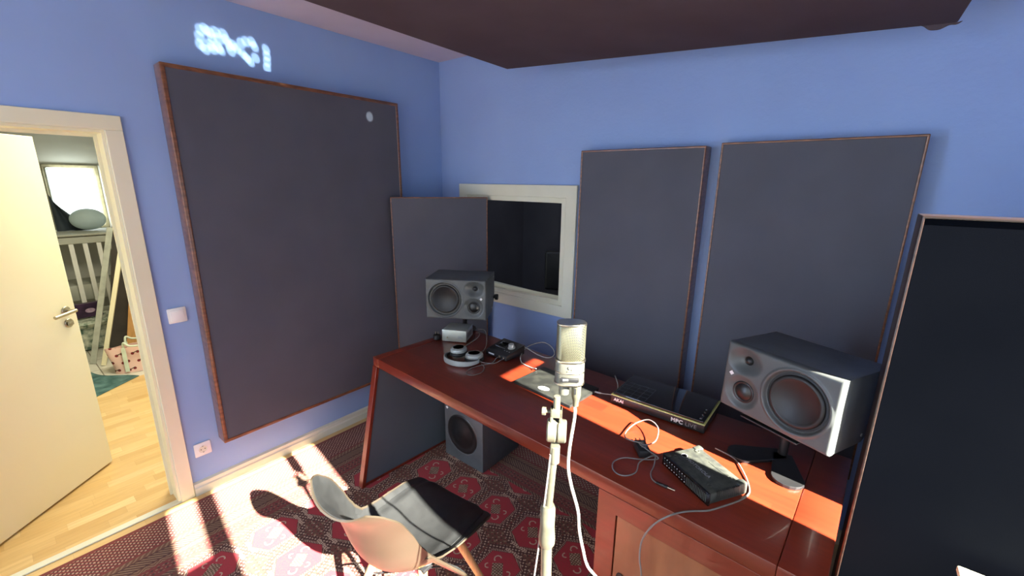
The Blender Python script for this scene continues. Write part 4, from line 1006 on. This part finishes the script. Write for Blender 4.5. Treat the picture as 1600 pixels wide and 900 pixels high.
finish('cushion_cover', bm, noisy('pale_blue_cloth', lin(176, 196, 200), lin(188, 208, 212), 6, 0.7), ob)
def drape(u, v):
    return Vector((0.03 * math.sin(9 * u) * v, 0.30 * u * (1 - 0.75 * v) + 0.0, -0.52 * v + 0.26 * u * u * 0))
drp = finish('dark_cloth', thicken(grid(lambda u, v: Vector((0.02 * math.sin(10 * u), 0.02 + (0.27 * u) * (0.12 + 0.88 * v), 0.40 * (1 - v) - 0.10 * u * (1 - v))), 20, 20), 0.004), noisy('navy_cloth', lin(44, 54, 62), lin(58, 68, 76), 10, 0.8), None, True, 60)
drp.location = (-4.30, -1.93, 1.166); tag(drp, 'dark blue cloth heaped at the left of the far window', 'cloth')
cur = finish('curtain', thicken(grid(lambda u, v: Vector((0.012 * math.sin(16 * u), 0.02 + (0.05 + 0.14 * v) * u, -0.46 * v)), 24, 20), 0.003), noisy('sheer_grey_curtain', lin(150, 156, 150), lin(172, 178, 172), 10, 0.8), None, True, 60)
cur.location = (-4.44, -1.90, 1.86); tag(cur, 'thin grey curtain hanging at the left of the far window', 'curtain')
rk = thing('wall_rack', 'thin white wire rack on the far wall right of the window', 'rack', (FX, -1.33, 1.22), 0)
for y in (-0.03, 0.03): finish('upright', CY((0.03, y, 0), (0.03, y, 0.46), 0.006, seg=8), M['white'], rk)
for z in (0.30, 0.05): finish('rung', CY((0.03, -0.03, z), (0.03, 0.03, z), 0.006, seg=8), M['white'], rk)
for z in (0.04, 0.42): finish('wall_bracket', CY((0, -0.03, z), (0.03, -0.03, z), 0.005, seg=8), M['black'], rk)

# ================================================================== BOOTH CONTENTS seen through the interior window
bx = thing('office_chair', 'dark chair back seen dimly through the interior window', 'chair', (0.34, 1.42, 0.0), 0.4)
finish('backrest', BX(-0.22, 0.22, -0.04, 0.04, 0.62, 1.05, bev=0.03, seg=3), M['black'], bx)
finish('seat', BX(-0.22, 0.22, -0.42, 0.02, 0.44, 0.52, bev=0.03, seg=3), M['black'], bx)
finish('column', CY((0, -0.2, 0.06), (0, -0.2, 0.45), 0.03), M['black'], bx)
finish('back_bracket', BX(-0.03, 0.03, 0.02, 0.06, 0.48, 0.70, bev=0.005), M['black'], bx)
for k in range(5):
    a = k * 2 * PI / 5
    finish('leg', CY((0, -0.2, 0.08), (0.26 * math.cos(a), -0.2 + 0.26 * math.sin(a), 0.02), 0.016), M['black'], bx)
tb = thing('side_table', 'pale table top seen dimly through the interior window', 'table', (0.75, 0.50, 0.0), -0.10)
finish('table_top', BX(-0.75, 0.75, -0.13, 0.02, 0.80, 0.83, bev=0.004), M['cotgrey'] if 'cotgrey' in M else M['trim'], tb, False)
for x in (-0.7, 0.7):
    for y in (-0.10, -0.01): finish('leg', BX(x - 0.02, x + 0.02, y - 0.02, y + 0.02, 0, 0.80), M['black'], tb, False)

# ================================================================== GLINTS on the left wall: added spot lamps imitating reflections from the glossy cover
src = Vector((2.17, -0.66, 0.86))
def glint(y, z, r, p, x=0.0):
    tgt = Vector((x, y, z)); d_ = tgt - src
    l = bpy.data.lights.new('glint_spot', 'SPOT'); l.energy = p; l.spot_size = 2 * math.atan(r / d_.length); l.spot_blend = 0.6; l.shadow_soft_size = 0.004; l.color = (0.85, 0.97, 1.0)
    o_ = bpy.data.objects.new('glint_spot', l); COL.objects.link(o_); o_.location = src; o_.rotation_euler = d_.to_track_quat('-Z', 'Y').to_euler()
GL = [(-1.576, 2.481), (-1.584, 2.448), (-1.586, 2.412), (-1.568, 2.397), (-1.555, 2.491), (-1.537, 2.482), (-1.532, 2.456), (-1.542, 2.422), (-1.533, 2.405), (-1.508, 2.489), (-1.499, 2.459), (-1.508, 2.42), (-1.499, 2.408), (-1.474, 2.488), (-1.465, 2.463), (-1.456, 2.441), (-1.45, 2.414), (-1.434, 2.446), (-1.42, 2.43), (-1.396, 2.464), (-1.37, 2.477), (-1.34, 2.482), (-1.331, 2.46), (-1.393, 2.412), (-1.376, 2.396), (-1.361, 2.38), (-1.346, 2.358), (-1.332, 2.35), (-1.332, 2.405), (-1.272, 2.46), (-1.271, 2.428), (-1.274, 2.397), (-1.278, 2.366), (-1.277, 2.345)]
for (y_, z_) in GL:
    if z_ > 2.36: glint(y_, z_, 0.018, 600)
glint(-0.706, 2.167, 0.03, 500, 0.1)
